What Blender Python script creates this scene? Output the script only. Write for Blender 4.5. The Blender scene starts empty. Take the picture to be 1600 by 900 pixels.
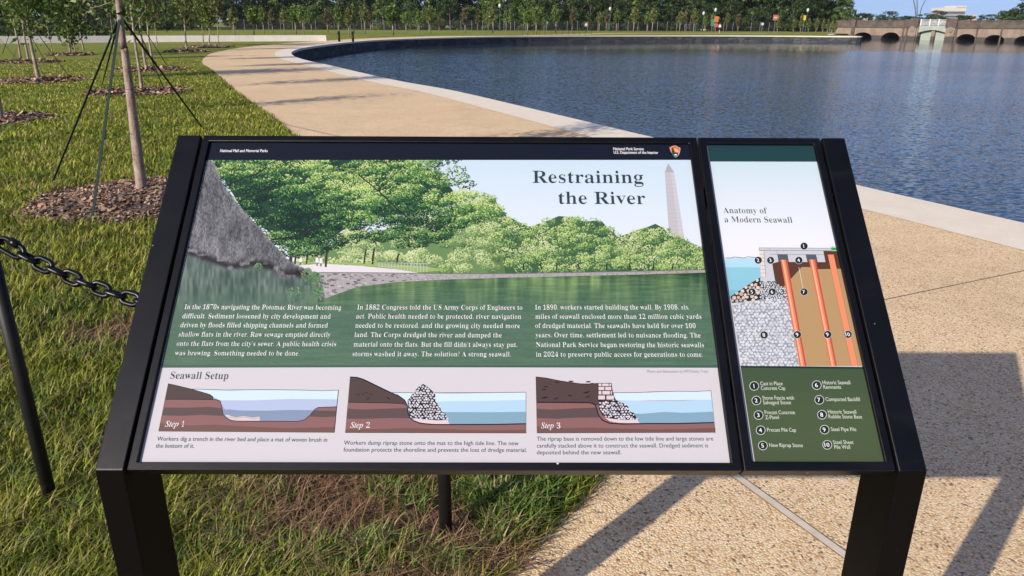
import bpy, math, random
import numpy as np
from mathutils import Vector, Matrix
R_ = math.radians
rng = np.random.default_rng(7)
random.seed(7)
SC = bpy.context.scene
COL = SC.collection

# ------------------------------------------------------------------ camera, sky, sun, exposure
H = 1.58                      # eye height
HAZE = 0.00012
FPX = 1153.0943 * 1.0         # focal length in pixels of a 1600 px wide frame
PITCH, ROLL = 0.345475, 0.005377
CAM = np.array([0, 0, H])
_x0 = np.array([1, 0, 0.]); CZ = np.array([0, math.cos(PITCH), -math.sin(PITCH)]); _y0 = np.cross(_x0, CZ)
CX = math.cos(ROLL) * _x0 + math.sin(ROLL) * _y0
CY = -math.sin(ROLL) * _x0 + math.cos(ROLL) * _y0
cam = bpy.data.cameras.new('camera'); cam.sensor_width = 36; cam.lens = 36 * FPX / 1600
cam.clip_start = 0.05; cam.clip_end = 5000
camo = bpy.data.objects.new('camera', cam); COL.objects.link(camo)
camo.matrix_world = Matrix(((CX[0], CY[0], -CZ[0], 0), (CX[1], CY[1], -CZ[1], 0), (CX[2], CY[2], -CZ[2], H), (0, 0, 0, 1)))
SC.camera = camo

SUN_EL, SHADOW_AZ = R_(26), R_(46)
TO_SUN = Vector((-math.cos(SUN_EL) * math.cos(SHADOW_AZ), -math.cos(SUN_EL) * math.sin(SHADOW_AZ), math.sin(SUN_EL)))
w = bpy.data.worlds.new('World'); SC.world = w; w.use_nodes = True
nt = w.node_tree; bg = nt.nodes['Background']
sky = nt.nodes.new('ShaderNodeTexSky'); sky.sky_type = 'NISHITA'; sky.sun_disc = False
sky.sun_elevation = SUN_EL; sky.sun_rotation = math.atan2(TO_SUN.x, TO_SUN.y)
sky.air_density = 1.0; sky.dust_density = 1.5; sky.ozone_density = 3.0
tc = nt.nodes.new('ShaderNodeTexCoord'); va = nt.nodes.new('ShaderNodeVectorMath'); va.operation = 'MULTIPLY_ADD'
va.inputs[1].default_value = (1, 1, .85); va.inputs[2].default_value = (0, 0, .15); vn_ = nt.nodes.new('ShaderNodeVectorMath'); vn_.operation = 'NORMALIZE'
nt.links.new(tc.outputs['Generated'], va.inputs[0]); nt.links.new(va.outputs[0], vn_.inputs[0]); nt.links.new(vn_.outputs[0], sky.inputs[0])
tint = nt.nodes.new('ShaderNodeMixRGB'); tint.blend_type = 'MULTIPLY'; tint.inputs[0].default_value = 1; tint.inputs[2].default_value = (.93, .885, 1.0, 1)
nt.links.new(sky.outputs[0], tint.inputs[1]); nt.links.new(tint.outputs[0], bg.inputs[0]); bg.inputs[1].default_value = 0.112
sl = bpy.data.lights.new('sun', 'SUN'); sl.energy = 4.6; sl.angle = R_(0.5); sl.color = (1.0, 0.92, 0.80)
so = bpy.data.objects.new('sun', sl); COL.objects.link(so)
so.rotation_euler = TO_SUN.to_track_quat('Z', 'Y').to_euler(); so.location = (-20, -20, 30)
SC.view_settings.view_transform = 'Standard'; SC.view_settings.look = 'None'
SC.view_settings.exposure = 0.5; SC.view_settings.gamma = 1; SC.view_settings.use_curve_mapping = False
SC.render.engine = 'CYCLES'
SC.cycles.use_denoising = True
SC.cycles.max_bounces = 6; SC.cycles.transparent_max_bounces = 8
SC.cycles.caustics_reflective = False; SC.cycles.caustics_refractive = False

# ------------------------------------------------------------------ rays of the real camera, used to find where things stand
def rays(p):
    p = np.atleast_2d(np.asarray(p, float))
    return CZ * FPX + CX * (p[:, :1] - 800) - CY * (p[:, 1:2] - 450)
def G(px, py, z=0.0):
    d = rays((px, py))[0]; q = CAM + d * ((z - H) / d[2]); return np.array([q[0], q[1]])
def at(px, Y, py=46):
    d = rays((px, py))[0]; q = CAM + d * (Y / d[1]); return q
def hit_plane(px, py, A, n):
    d = rays((px, py))[0]; s = ((A - CAM) @ n) / (d @ n); return CAM + d * s

# ------------------------------------------------------------------ materials
def srgb(*c):
    c = np.array(c, float) / 255
    return np.where(c <= 0.04045, c / 12.92, ((c + 0.055) / 1.055) ** 2.4)
def mat(name, base=(.5, .5, .5), rough=.6, metal=0, spec=None):
    m = bpy.data.materials.new(name); m.use_nodes = True
    b = m.node_tree.nodes['Principled BSDF']
    b.inputs['Base Color'].default_value = (*base, 1); b.inputs['Roughness'].default_value = rough
    b.inputs['Metallic'].default_value = metal
    if spec is not None: b.inputs['Specular IOR Level'].default_value = spec
    return m
class NB:
    def __init__(s, m): s.m = m; s.t = m.node_tree; s.b = s.t.nodes['Principled BSDF']
    def n(s, kind, **kw):
        o = s.t.nodes.new('ShaderNode' + kind)
        for k, v in kw.items():
            if k.startswith('i_'):
                key = k[2:]
                key = int(key) if key.isdigit() else key.replace('_', ' ')
                o.inputs[key].default_value = v
            else: setattr(o, k, v)
        return o
    def l(s, a, b): s.t.links.new(a, b)
    def pos(s): return s.n('NewGeometry').outputs['Position']
    def scaled(s, vec, sc):
        v = s.n('VectorMath', operation='MULTIPLY'); s.l(vec, v.inputs[0]); v.inputs[1].default_value = sc; return v.outputs[0]
    def noise(s, vec, scale, detail=4, rough=.5):
        o = s.n('TexNoise'); o.inputs['Scale'].default_value = scale; o.inputs['Detail'].default_value = detail
        o.inputs['Roughness'].default_value = rough; s.l(vec, o.inputs['Vector']); return o
    def ramp(s, fac, stops, interp='LINEAR'):
        r = s.n('ValToRGB'); cr = r.color_ramp; cr.interpolation = interp
        while len(cr.elements) < len(stops): cr.elements.new(.5)
        for e, (p, c) in zip(cr.elements, stops): e.position = p; e.color = (*c, 1)
        s.l(fac, r.inputs[0]); return r.outputs[0]
    def mix(s, fac, a, b, mode='MIX'):
        o = s.n('MixRGB', blend_type=mode)
        for i, v in enumerate((fac, a, b)):
            if hasattr(v, 'is_output'): s.l(v, o.inputs[i])
            elif i == 0: o.inputs[0].default_value = v
            else: o.inputs[i].default_value = (*v, 1)
        return o.outputs[0]
    def base(s, c): s.l(c, s.b.inputs['Base Color'])
    def bump(s, h, strength=.3, dist=.01):
        o = s.n('Bump'); o.inputs['Strength'].default_value = strength; o.inputs['Distance'].default_value = dist
        s.l(h, o.inputs['Height']); s.l(o.outputs[0], s.b.inputs['Normal'])
def noisy(name, c0, c1, scale, rough=.7, bump=0, bscale=None, bdist=.01, spec=None, metal=0):
    m = mat(name, c0, rough, metal, spec); k = NB(m); p = k.pos()
    f = k.noise(p, scale, 5, .6).outputs[0]
    k.base(k.ramp(f, [(.3, c0), (.7, c1)]))
    if bump: k.bump(k.noise(p, bscale or scale * 3, 4).outputs[0], bump, bdist)
    return m
def vcol(name, rough=.55, transl=0, spec=.3):
    m = mat(name, rough=rough, spec=spec); k = NB(m)
    a = k.n('Attribute', attribute_name='Col'); k.base(a.outputs['Color'])
    if transl:
        tr = k.n('BsdfTranslucent'); k.l(a.outputs['Color'], tr.inputs[0])
        mx = k.n('MixShader'); mx.inputs[0].default_value = transl
        out = k.t.nodes['Material Output']
        k.l(k.b.outputs[0], mx.inputs[1]); k.l(tr.outputs[0], mx.inputs[2]); k.l(mx.outputs[0], out.inputs[0])
    return m
M_LEAF = vcol('leaf', .5, .35, .3)
M_BLADE = vcol('grass_blade', .55, .35, .25)
M_CHIP = vcol('wood_chip', .85, 0, .2)
M_INK = vcol('printed_ink', .5, 0, .15)
def m_bark():
    m = mat('bark', rough=.85, spec=.2); k = NB(m); p = k.pos()
    f = k.noise(k.scaled(p, (1, 1, .35)), 16, 6, .65).outputs[0]; g = k.noise(k.scaled(p, (1, 1, 9)), 9, 3, .6).outputs[0]; h = k.noise(p, 5, 4, .6).outputs[0]
    c = k.ramp(f, [(.28, (.13, .09, .075)), (.5, (.27, .20, .165)), (.74, (.40, .32, .27))])
    c = k.mix(k.ramp(g, [(.58, (0, 0, 0)), (.68, (1, 1, 1))]), c, (.10, .075, .065)); c = k.mix(k.ramp(h, [(.5, (0, 0, 0)), (.7, (.7, .7, .7))]), c, (.34, .30, .25))
    k.base(c); k.bump(k.noise(k.scaled(p, (1, 1, .5)), 45, 5, .7).outputs[0], .8, .012); return m
M_BARK = m_bark()
M_BARKD = noisy('dark_bark', (.05, .04, .035), (.10, .08, .065), 3, .9)
M_STRAP = noisy('green_webbing', (.006, .016, .013), (.014, .03, .024), 30, .75, 0, None, .01, .2)

def m_powder():
    m = mat('black_powder_coat', (.004, .0045, .006), .44, 0, .26); k = NB(m); p = k.pos()
    f = k.noise(p, 6, 6, .7).outputs[0]
    k.base(k.ramp(f, [(.3, (.0016, .0018, .0030)), (.72, (.0034, .0034, .0046))]))
    vo = k.n('TexVoronoi'); vo.inputs['Scale'].default_value = 26; k.l(p, vo.inputs['Vector']); vs_ = k.n('SeparateColor'); k.l(vo.outputs['Color'], vs_.inputs[0])
    sp = k.mix(1, k.ramp(vo.outputs['Distance'], [(.035, (1, 1, 1)), (.06, (0, 0, 0))]), k.ramp(vs_.outputs[0], [(.6, (0, 0, 0)), (.62, (1, 1, 1))]), 'MULTIPLY')
    du = k.ramp(k.noise(k.scaled(p, (1, 3, 3)), 7, 6, .7).outputs[0], [(.55, (0, 0, 0)), (.8, (.04, .04, .04))])
    k.base(k.mix(du, k.mix(sp, k.ramp(f, [(.3, (.0016, .0018, .0030)), (.72, (.0034, .0034, .0046))]), (.45, .43, .40)), (.12, .11, .10)))
    k.bump(k.noise(p, 1500, 2).outputs[0], .35, .0006)
    r = k.n('MapRange'); k.l(k.noise(p, 18, 4).outputs[0], r.inputs[0]); r.inputs[3].default_value = .31; r.inputs[4].default_value = .41
    k.l(r.outputs[0], k.b.inputs['Roughness'])
    return m
M_POW = m_powder()
def m_legs():
    m = mat('black_leg_coat', (.011, .010, .010), .45, 0, .06); k = NB(m); p = k.pos()
    v = k.n('TexVoronoi'); v.inputs['Scale'].default_value = 60; k.l(k.scaled(p, (1, 1, .35)), v.inputs['Vector'])
    sp = k.ramp(v.outputs['Distance'], [(.05, (1, 1, 1)), (.09, (0, 0, 0))])
    nf = k.ramp(k.noise(p, 11, 3).outputs[0], [(.52, (0, 0, 0)), (.62, (1, 1, 1))])
    k.base(k.mix(k.mix(1, sp, nf, 'MULTIPLY'), (.0026, .0023, .0022), (.14, .13, .12)))
    k.bump(k.noise(p, 900, 2).outputs[0], .25, .0005)
    return m
M_LEG = m_legs()
M_BLACK = noisy('black_iron', (.004, .004, .0042), (.009, .0085, .008), 25, .55, .2, 300, .0008, .3)
M_CHAIN = mat('black_chain_paint', (.004, .0045, .006), .34, 0, .28)

def m_lawn():
    m = mat('lawn', rough=.9, spec=.1); k = NB(m); p = k.pos()
    f1 = k.noise(p, .45, 4, .6).outputs[0]; f2 = k.noise(p, 5, 5, .7).outputs[0]; f3 = k.noise(p, 45, 3, .7).outputs[0]
    a = k.ramp(f1, [(.3, (.19, .23, .035)), (.7, (.29, .28, .058))])
    b = k.ramp(f2, [(.3, (.09, .15, .022)), (.72, (.29, .285, .075))])
    c = k.mix(.55, a, b)
    d = k.ramp(f3, [(.3, (.45, .5, .4)), (.65, (1.25, 1.2, 1.1))])
    c = k.mix(.8, c, d, 'MULTIPLY')
    q = k.n('VectorMath', operation='SUBTRACT'); k.l(p, q.inputs[0]); q.inputs[1].default_value = (-1.5, 3, 0)
    ln = k.n('VectorMath', operation='LENGTH'); k.l(q.outputs[0], ln.inputs[0])      # dark thatch and soil colour, strongest near the sign, fading outward
    c = k.mix(k.ramp(k.scaled(ln.outputs['Value'], (.1, .1, .1)), [(.3, (.85, .85, .85)), (.75, (0, 0, 0))]), c, k.ramp(f3, [(.3, (.035, .03, .015)), (.7, (.10, .085, .04))]))
    for cx_, cy_, rx_, ry_ in ((-.44, 2.03, .44, .20), (-.10, 1.84, .30, .14), (-.70, 2.2, .28, .16)):   # trodden bare soil
        q = k.n('VectorMath', operation='SUBTRACT'); k.l(p, q.inputs[0]); q.inputs[1].default_value = (cx_, cy_, 0)
        ln = k.n('VectorMath', operation='LENGTH'); k.l(k.scaled(q.outputs[0], (1 / rx_, 1 / ry_, 0)), ln.inputs[0])
        c = k.mix(k.ramp(ln.outputs['Value'], [(.75, (1, 1, 1)), (1, (0, 0, 0))]), c, (.12, .068, .042))
    k.base(c)
    k.bump(f3, .8, .05)
    return m
def m_path():
    m = mat('exposed_aggregate', rough=.8, spec=.25); k = NB(m); p = k.pos()
    v = k.n('TexVoronoi'); v.inputs['Scale'].default_value = 128; k.l(p, v.inputs['Vector'])
    sep = k.n('SeparateColor'); k.l(v.outputs['Color'], sep.inputs[0])
    peb = k.ramp(sep.outputs[0], [(0, (.26, .18, .12)), (.03, (.55, .36, .20)), (.16, (.72, .505, .285)), (.40, (.79, .61, .39)),
                                  (.64, (.82, .67, .46)), (.84, (.70, .55, .38)), (1, (.87, .78, .61))], 'CONSTANT')
    edge = k.ramp(v.outputs['Distance'], [(.35, (1, 1, 1)), (.8, (.72, .66, .58))])
    c = k.mix(1, peb, edge, 'MULTIPLY')
    big = k.ramp(k.noise(p, .8, 5, .65).outputs[0], [(.3, (.90, .89, .88)), (.7, (1.06, 1.05, 1.02))])
    c = k.mix(1, c, big, 'MULTIPLY')
    c = k.mix(1, c, k.ramp(k.noise(p, 4.5, 5, .7).outputs[0], [(.32, (.92, .91, .90)), (.55, (1.02, 1.02, 1.02))]), 'MULTIPLY')
    fl = k.n('TexVoronoi'); fl.inputs['Scale'].default_value = 34; k.l(p, fl.inputs['Vector'])
    s2 = k.n('SeparateColor'); k.l(fl.outputs['Color'], s2.inputs[0])
    spot = k.mix(1, k.ramp(fl.outputs['Distance'], [(.12, (1, 1, 1)), (.17, (0, 0, 0))]), k.ramp(s2.outputs[1], [(.86, (0, 0, 0)), (.9, (1, 1, 1))]), 'MULTIPLY')
    c = k.mix(spot, c, (.10, .085, .075))
    k.base(c)
    inv = k.n('Math', operation='SUBTRACT'); inv.inputs[0].default_value = 1; k.l(v.outputs['Distance'], inv.inputs[1])
    k.bump(inv.outputs[0], .55, .004)
    return m
def m_coping():
    m = mat('pale_concrete', rough=.75, spec=.2); k = NB(m); p = k.pos()
    f = k.noise(p, 3, 6, .7).outputs[0]; g = k.noise(p, 160, 2).outputs[0]
    c = k.ramp(f, [(.3, (.72, .62, .49)), (.7, (.80, .71, .58))])
    k.base(k.mix(.25, c, k.ramp(g, [(.3, (.3, .3, .3)), (.7, (1, 1, 1))]), 'MULTIPLY'))
    return m
def m_wallstone():
    m = mat('seawall_stone', rough=.85, spec=.2); k = NB(m); p = k.pos()
    br = k.n('TexVoronoi'); br.inputs['Scale'].default_value = 1.4; k.l(k.scaled(p, (1, 1, 2.2)), br.inputs['Vector'])
    sep = k.n('SeparateColor'); k.l(br.outputs['Color'], sep.inputs[0])
    c = k.ramp(sep.outputs[0], [(0, (.035, .045, .055)), (.5, (.055, .06, .066)), (1, (.10, .10, .10))])
    k.base(k.mix(.6, c, k.ramp(k.noise(p, 4, 5).outputs[0], [(.3, (.4, .4, .4)), (.7, (1, 1, 1))]), 'MULTIPLY'))
    return m
def m_water():
    m = mat('water', (.026, .040, .055), .07, 0, .5); k = NB(m); p = k.pos()
    k.b.inputs['IOR'].default_value = 1.33
    def slope(scale, stretch, amp, det):
        n = k.noise(k.scaled(p, (stretch, 1, 1)), scale, det, .55)
        c = k.n('VectorMath', operation='SUBTRACT'); k.l(n.outputs['Color'], c.inputs[0]); c.inputs[1].default_value = (.5, .5, .5)
        return k.scaled(c.outputs[0], (amp * .7, amp, 0))
    def add(a, b): o = k.n('VectorMath', operation='ADD'); k.l(a, o.inputs[0]); k.l(b, o.inputs[1]); return o.outputs[0]
    v = add(add(slope(14.0, .6, 1.15, 2), slope(4.0, .5, .34, 2)), slope(.5, .3, .06, 2))
    sp = k.n('SeparateXYZ'); k.l(p, sp.inputs[0])
    cd = k.noise(k.scaled(p, (.35, 1, 1)), .06, 3, .6)
    # gusts roughen the water in patches; it lies calm in the lee of the far bank
    gust = k.n('MapRange'); k.l(cd.outputs[0], gust.inputs[0]); gust.inputs[1].default_value = .32; gust.inputs[2].default_value = .66; gust.inputs[3].default_value = .45; gust.inputs[4].default_value = 1.15
    wob = k.n('Math', operation='MULTIPLY_ADD'); k.l(cd.outputs[0], wob.inputs[0]); wob.inputs[1].default_value = 50; k.l(sp.outputs[1], wob.inputs[2])
    lee = k.n('MapRange'); k.l(wob.outputs[0], lee.inputs[0]); lee.inputs[1].default_value = 72; lee.inputs[2].default_value = 100; lee.inputs[3].default_value = 1; lee.inputs[4].default_value = .07
    mu = k.n('Math', operation='MULTIPLY'); k.l(gust.outputs[0], mu.inputs[0]); k.l(lee.outputs[0], mu.inputs[1])
    sc = k.n('VectorMath', operation='SCALE'); k.l(v, sc.inputs[0]); k.l(mu.outputs[0], sc.inputs['Scale'])
    up = k.n('VectorMath', operation='ADD'); k.l(sc.outputs[0], up.inputs[0]); up.inputs[1].default_value = (0, 0, 1)
    no = k.n('VectorMath', operation='NORMALIZE'); k.l(up.outputs[0], no.inputs[0]); k.l(no.outputs[0], k.b.inputs['Normal'])
    return m

# ------------------------------------------------------------------ mesh helpers
def tag(o, label=None, cat=None, group=None, kind=None):
    if label: o['label'] = label
    if cat: o['category'] = cat
    if group: o['group'] = group
    if kind: o['kind'] = kind
    return o
def origin(p):
    v = Vector((0, 0, 0))
    while p is not None: v += p.location; p = p.parent
    return v
def empty(name, loc, label, cat, group=None):
    o = bpy.data.objects.new(name, None); COL.objects.link(o); o.location = loc; o.empty_display_size = .1
    return tag(o, label, cat, group)
class MB:
    def __init__(s): s.v = []; s.f = []; s.c = []
    def add(s, vs, fs, col=None):
        n = len(s.v); s.v += [tuple(map(float, q)) for q in vs]; s.f += [tuple(i + n for i in f) for f in fs]
        s.c += [col] * len(fs)
    def box(s, lo, hi, col=None):
        x0, y0, z0 = lo; x1, y1, z1 = hi
        s.hexa([(x0, y0, z0), (x1, y0, z0), (x1, y1, z0), (x0, y1, z0), (x0, y0, z1), (x1, y0, z1), (x1, y1, z1), (x0, y1, z1)], col)
    def hexa(s, p, col=None):
        s.add(p, [(3, 2, 1, 0), (4, 5, 6, 7), (0, 1, 5, 4), (1, 2, 6, 5), (2, 3, 7, 6), (3, 0, 4, 7)], col)
    def tube(s, pts, rad, seg=8, col=None, cap=True):
        pts = [Vector(p) for p in pts]; n = len(pts)
        rad = list(rad) if hasattr(rad, '__len__') else [rad] * n
        vs = []; up = None
        for i, p in enumerate(pts):
            t = (pts[min(i + 1, n - 1)] - pts[max(i - 1, 0)]).normalized()
            if up is None: up = Vector((1, 0, 0)) if abs(t.x) < .8 else Vector((0, 1, 0))
            a = (up - t * up.dot(t)).normalized(); b = t.cross(a); up = a
            for k in range(seg):
                an = 2 * math.pi * k / seg; vs.append(p + (a * math.cos(an) + b * math.sin(an)) * rad[i])
        fs = [(i * seg + k, i * seg + (k + 1) % seg, (i + 1) * seg + (k + 1) % seg, (i + 1) * seg + k) for i in range(n - 1) for k in range(seg)]
        if cap: fs += [tuple(range(seg))[::-1], tuple((n - 1) * seg + k for k in range(seg))]
        s.add(vs, fs, col)
    def extrude(s, poly, d, col=None):
        n = len(poly); d = Vector(d); a = [Vector(q) for q in poly]
        s.add(a + [q + d for q in a], [tuple(range(n))[::-1], tuple(range(n, 2 * n))] + [(i, (i + 1) % n, (i + 1) % n + n, i + n) for i in range(n)], col)
    def build(s, name, m, parent=None, smooth=False, bevel=0, loc=None):
        o0 = origin(parent) if parent else (Vector(loc) if loc is not None else Vector((0, 0, 0)))
        me = bpy.data.meshes.new(name)
        me.from_pydata([(q[0] - o0.x, q[1] - o0.y, q[2] - o0.z) for q in s.v], [], s.f)
        if any(c is not None for c in s.c):
            at_ = me.attributes.new('Col', 'FLOAT_COLOR', 'FACE')
            at_.data.foreach_set('color', np.array([(*(c if c is not None else (.5, .5, .5)), 1) for c in s.c], np.float32).ravel())
        return finish(me, name, m, parent, smooth, bevel, o0 if parent is None else None)
def finish(me, name, m, parent, smooth=False, bevel=0, loc=None):
    me.materials.append(m)
    if smooth: me.polygons.foreach_set('use_smooth', [True] * len(me.polygons))
    me.update()
    o = bpy.data.objects.new(name, me); COL.objects.link(o); o.parent = parent
    if loc is not None: o.location = loc
    if bevel:
        b = o.modifiers.new('bevel', 'BEVEL'); b.width = bevel; b.segments = 2; b.limit_method = 'ANGLE'; b.angle_limit = R_(40)
    return o
def np_mesh(name, V, F, C, m, parent=None):
    """V (n,3), F list of equal-length face arrays [(k,4)/(k,3)...], C per-face colours"""
    o0 = origin(parent) if parent else Vector((0, 0, 0))
    me = bpy.data.meshes.new(name); V = np.asarray(V, np.float64) - np.array(o0)
    loops = np.concatenate([f.ravel() for f in F]); tot = np.concatenate([np.full(len(f), f.shape[1]) for f in F])
    start = np.concatenate([[0], np.cumsum(tot)[:-1]])
    me.vertices.add(len(V)); me.vertices.foreach_set('co', V.astype(np.float32).ravel())
    me.loops.add(len(loops)); me.loops.foreach_set('vertex_index', loops.astype(np.int32))
    me.polygons.add(len(tot)); me.polygons.foreach_set('loop_start', start.astype(np.int32))
    me.update(calc_edges=True)
    a = me.attributes.new('Col', 'FLOAT_COLOR', 'FACE')
    cc = np.ones((len(tot), 4), np.float32); cc[:, :3] = np.clip(C, 0, 1); a.data.foreach_set('color', cc.ravel())
    return finish(me, name, m, parent)
def copy_tree(o, parent=None):
    c = o.copy(); COL.objects.link(c); c.parent = parent
    for ch in list(o.children): copy_tree(ch, c)
    return c
def catmull(P, n=8):
    P = [np.array(p, float) for p in P]; out = []
    for i in range(len(P) - 1):
        a, b, c, d = P[max(i - 1, 0)], P[i], P[i + 1], P[min(i + 2, len(P) - 1)]
        for k in range(n):
            t = k / n
            out.append(.5 * ((2 * b) + (c - a) * t + (2 * a - 5 * b + 4 * c - d) * t * t + (3 * b - a - 3 * c + d) * t ** 3))
    return np.array(out + [P[-1]])
def offset(P, d):
    t = np.gradient(P, axis=0); t /= np.linalg.norm(t, axis=1)[:, None]
    return P + np.stack([-t[:, 1], t[:, 0]], 1) * d
def inside(P, poly):
    x, y = P[:, 0], P[:, 1]; r = np.zeros(len(P), bool); n = len(poly)
    for i in range(n):
        x0, y0 = poly[i]; x1, y1 = poly[(i + 1) % n]
        if y0 == y1: continue
        r ^= ((y0 > y) != (y1 > y)) & (x < (x1 - x0) * (y - y0) / (y1 - y0) + x0)
    return r

# ------------------------------------------------------------------ the ground, water, path
ZW = -0.8
shore = catmull([(6, -40), (6.0, -10), (6.0, -2), (5.9, 1), (5.5, 3), (5.0, 4.5), (4.29, 6.01), (3.59, 7.44), (2.75, 9.3), (1.9, 11.13), (1.09, 12.93), (-.02, 15.38),
                 (-1.6, 18.74), (-3.63, 22.28), (-7.3, 29.86), (-9.25, 33.8), (-11.0, 38.33), (-12.3, 43), (-13.2, 48.5), (-13.5, 55),
                 (-13.3, 64), (-12.0, 73), (-7.2, 84.5), (0, 94), (12, 102.5), (27, 108.5), (38, 109.5), (47.3, 107.5), (49, 112), (50, 122), (56, 136)], 6)
BL = np.array([59.5, 136.0]); BR = np.array([75.5, 112.5])      # water line of the bridge front
be = (BR - BL) / np.linalg.norm(BR - BL); bn = np.array([-be[1], be[0]])
if bn[1] < 0: bn = -bn
BR2 = BL + be * 60
hole = [tuple(q) for q in shore] + [tuple(BL + bn * 4), tuple(BR2 + bn * 4), (140, 60), (140, -40)]
from mathutils.geometry import tessellate_polygon
def sheet(name, loops, z, m, parent=None):
    tri = tessellate_polygon([[Vector((p[0], p[1], 0)) for p in L] for L in loops])
    b = MB(); vs = [(p[0], p[1], z) for L in loops for p in L]
    fs = []
    for t in tri:
        a, bb, c = (Vector(vs[i]) for i in t)
        fs.append(t if (bb - a).cross(c - a).z > 0 else tuple(reversed(t)))
    b.add(vs, fs); return b.build(name, m, parent)
M_LAWN = m_lawn()
tag(sheet('lawn', [[(-1500, -300), (1500, -300), (1500, 2500), (-1500, 2500)], hole], 0, M_LAWN), kind='structure')
b = MB(); b.add([(-100, -60, ZW), (220, -60, ZW), (220, 200, ZW), (-100, 200, ZW)], [(0, 1, 2, 3)])
tag(b.build('water', m_water()), kind='structure')

grass_edge = catmull([(-9, -11), (-3, -2.4), (-.05, 1.81), (.13, 2.07), (.27, 2.27), (.42, 2.6), (.45, 3.3), (.1, 4.6), (-.9, 7), (-2.2, 9.3), (-3.29, 11.13), (-4.1, 12.97), (-5.1, 15),
                      (-6.57, 18.08), (-8.21, 21.69), (-10.49, 26.67), (-12.1, 30), (-13.3, 33), (-14.5, 36.45), (-15.62, 40.16), (-16.4, 44), (-17, 48),
                      (-17.3, 52), (-17.4, 58), (-16.9, 64), (-16.0, 71), (-14, 80), (-9, 92), (-.5, 97.5), (2, 97)], 6)
cop_in = offset(shore, .78)
i0, i1 = 0, int(np.argmin(np.abs(shore[:, 0] - 2) + np.abs(shore[:, 1] - 96)))
mid = offset(shore, .4)[:i1]
path_poly = [tuple(q) for q in mid] + [tuple(q) for q in grass_edge[::-1]] + [(-9, -40)]
M_PATH = m_path()
tag(sheet('path', [path_poly], .004, M_PATH), kind='structure')
# second path crossing the far lawn
p2 = catmull([(1.5, 98), (9, 112), (16, 124), (26, 131), (44, 137)], 6)
tag(sheet('far_path', [[tuple(q) for q in offset(p2, 1.2)] + [tuple(q) for q in offset(p2, -1.2)[::-1]]], .005, M_PATH), kind='structure')
# coping band and the stone seawall below it
M_COP = m_coping()
b = MB(); n = len(shore); out = offset(shore, -.05)
vs = [(p[0], p[1], .009) for p in cop_in] + [(p[0], p[1], .009) for p in out] + [(p[0], p[1], -.12) for p in out] + [(p[0], p[1], -.12) for p in shore]
fs = []
for i in range(n - 1):
    for k in range(3): fs.append((k * n + i, (k + 1) * n + i, (k + 1) * n + i + 1, k * n + i + 1))
b.add(vs, fs); tag(b.build('coping', M_COP), kind='structure')
b = MB(); vs = [(p[0], p[1], -.11) for p in shore] + [(p[0], p[1], -2.0) for p in shore]
b.add(vs, [(i, n + i, n + i + 1, i + 1) for i in range(n - 1)])
tag(b.build('seawall', m_wallstone()), 'dark stone seawall face curving round the basin under its pale coping', 'seawall')
# grout joints in the path
def strip(name, a, c, wd, z, m):
    a = np.array(a, float); c = np.array(c, float); t = (c - a) / np.linalg.norm(c - a); q = np.array([-t[1], t[0]]) * wd / 2
    bb = MB(); bb.add([(*(a - q), z), (*(c - q), z), (*(c + q), z), (*(a + q), z)], [(0, 1, 2, 3)]); return tag(bb.build(name, m), kind='structure')
M_GROUT = noisy('grout', (.52, .43, .33), (.62, .53, .42), 20, .7)
M_DARK = mat('joint_dark', (.16, .13, .10), .9)
ja, jb = G(1165, 757), G(1317, 868)
jd = (jb - ja) / np.linalg.norm(jb - ja)
strip('joint_strip', ja - jd * 1.2, jb + jd * 1.4, .030, .008, M_GROUT)
jn = np.array([-jd[1], jd[0]])
for s_ in (-1, 1): strip('joint_groove', ja - jd * 1.2 + jn * .017 * s_, jb + jd * 1.4 + jn * .017 * s_, .0035, .0072, M_DARK)
ka, kb = G(1370, 472), G(1600, 424)
kd = (kb - ka) / np.linalg.norm(kb - ka)
strip('joint_groove', ka - kd * 1.6, kb + kd * .1, .008, .007, M_DARK)

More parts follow.
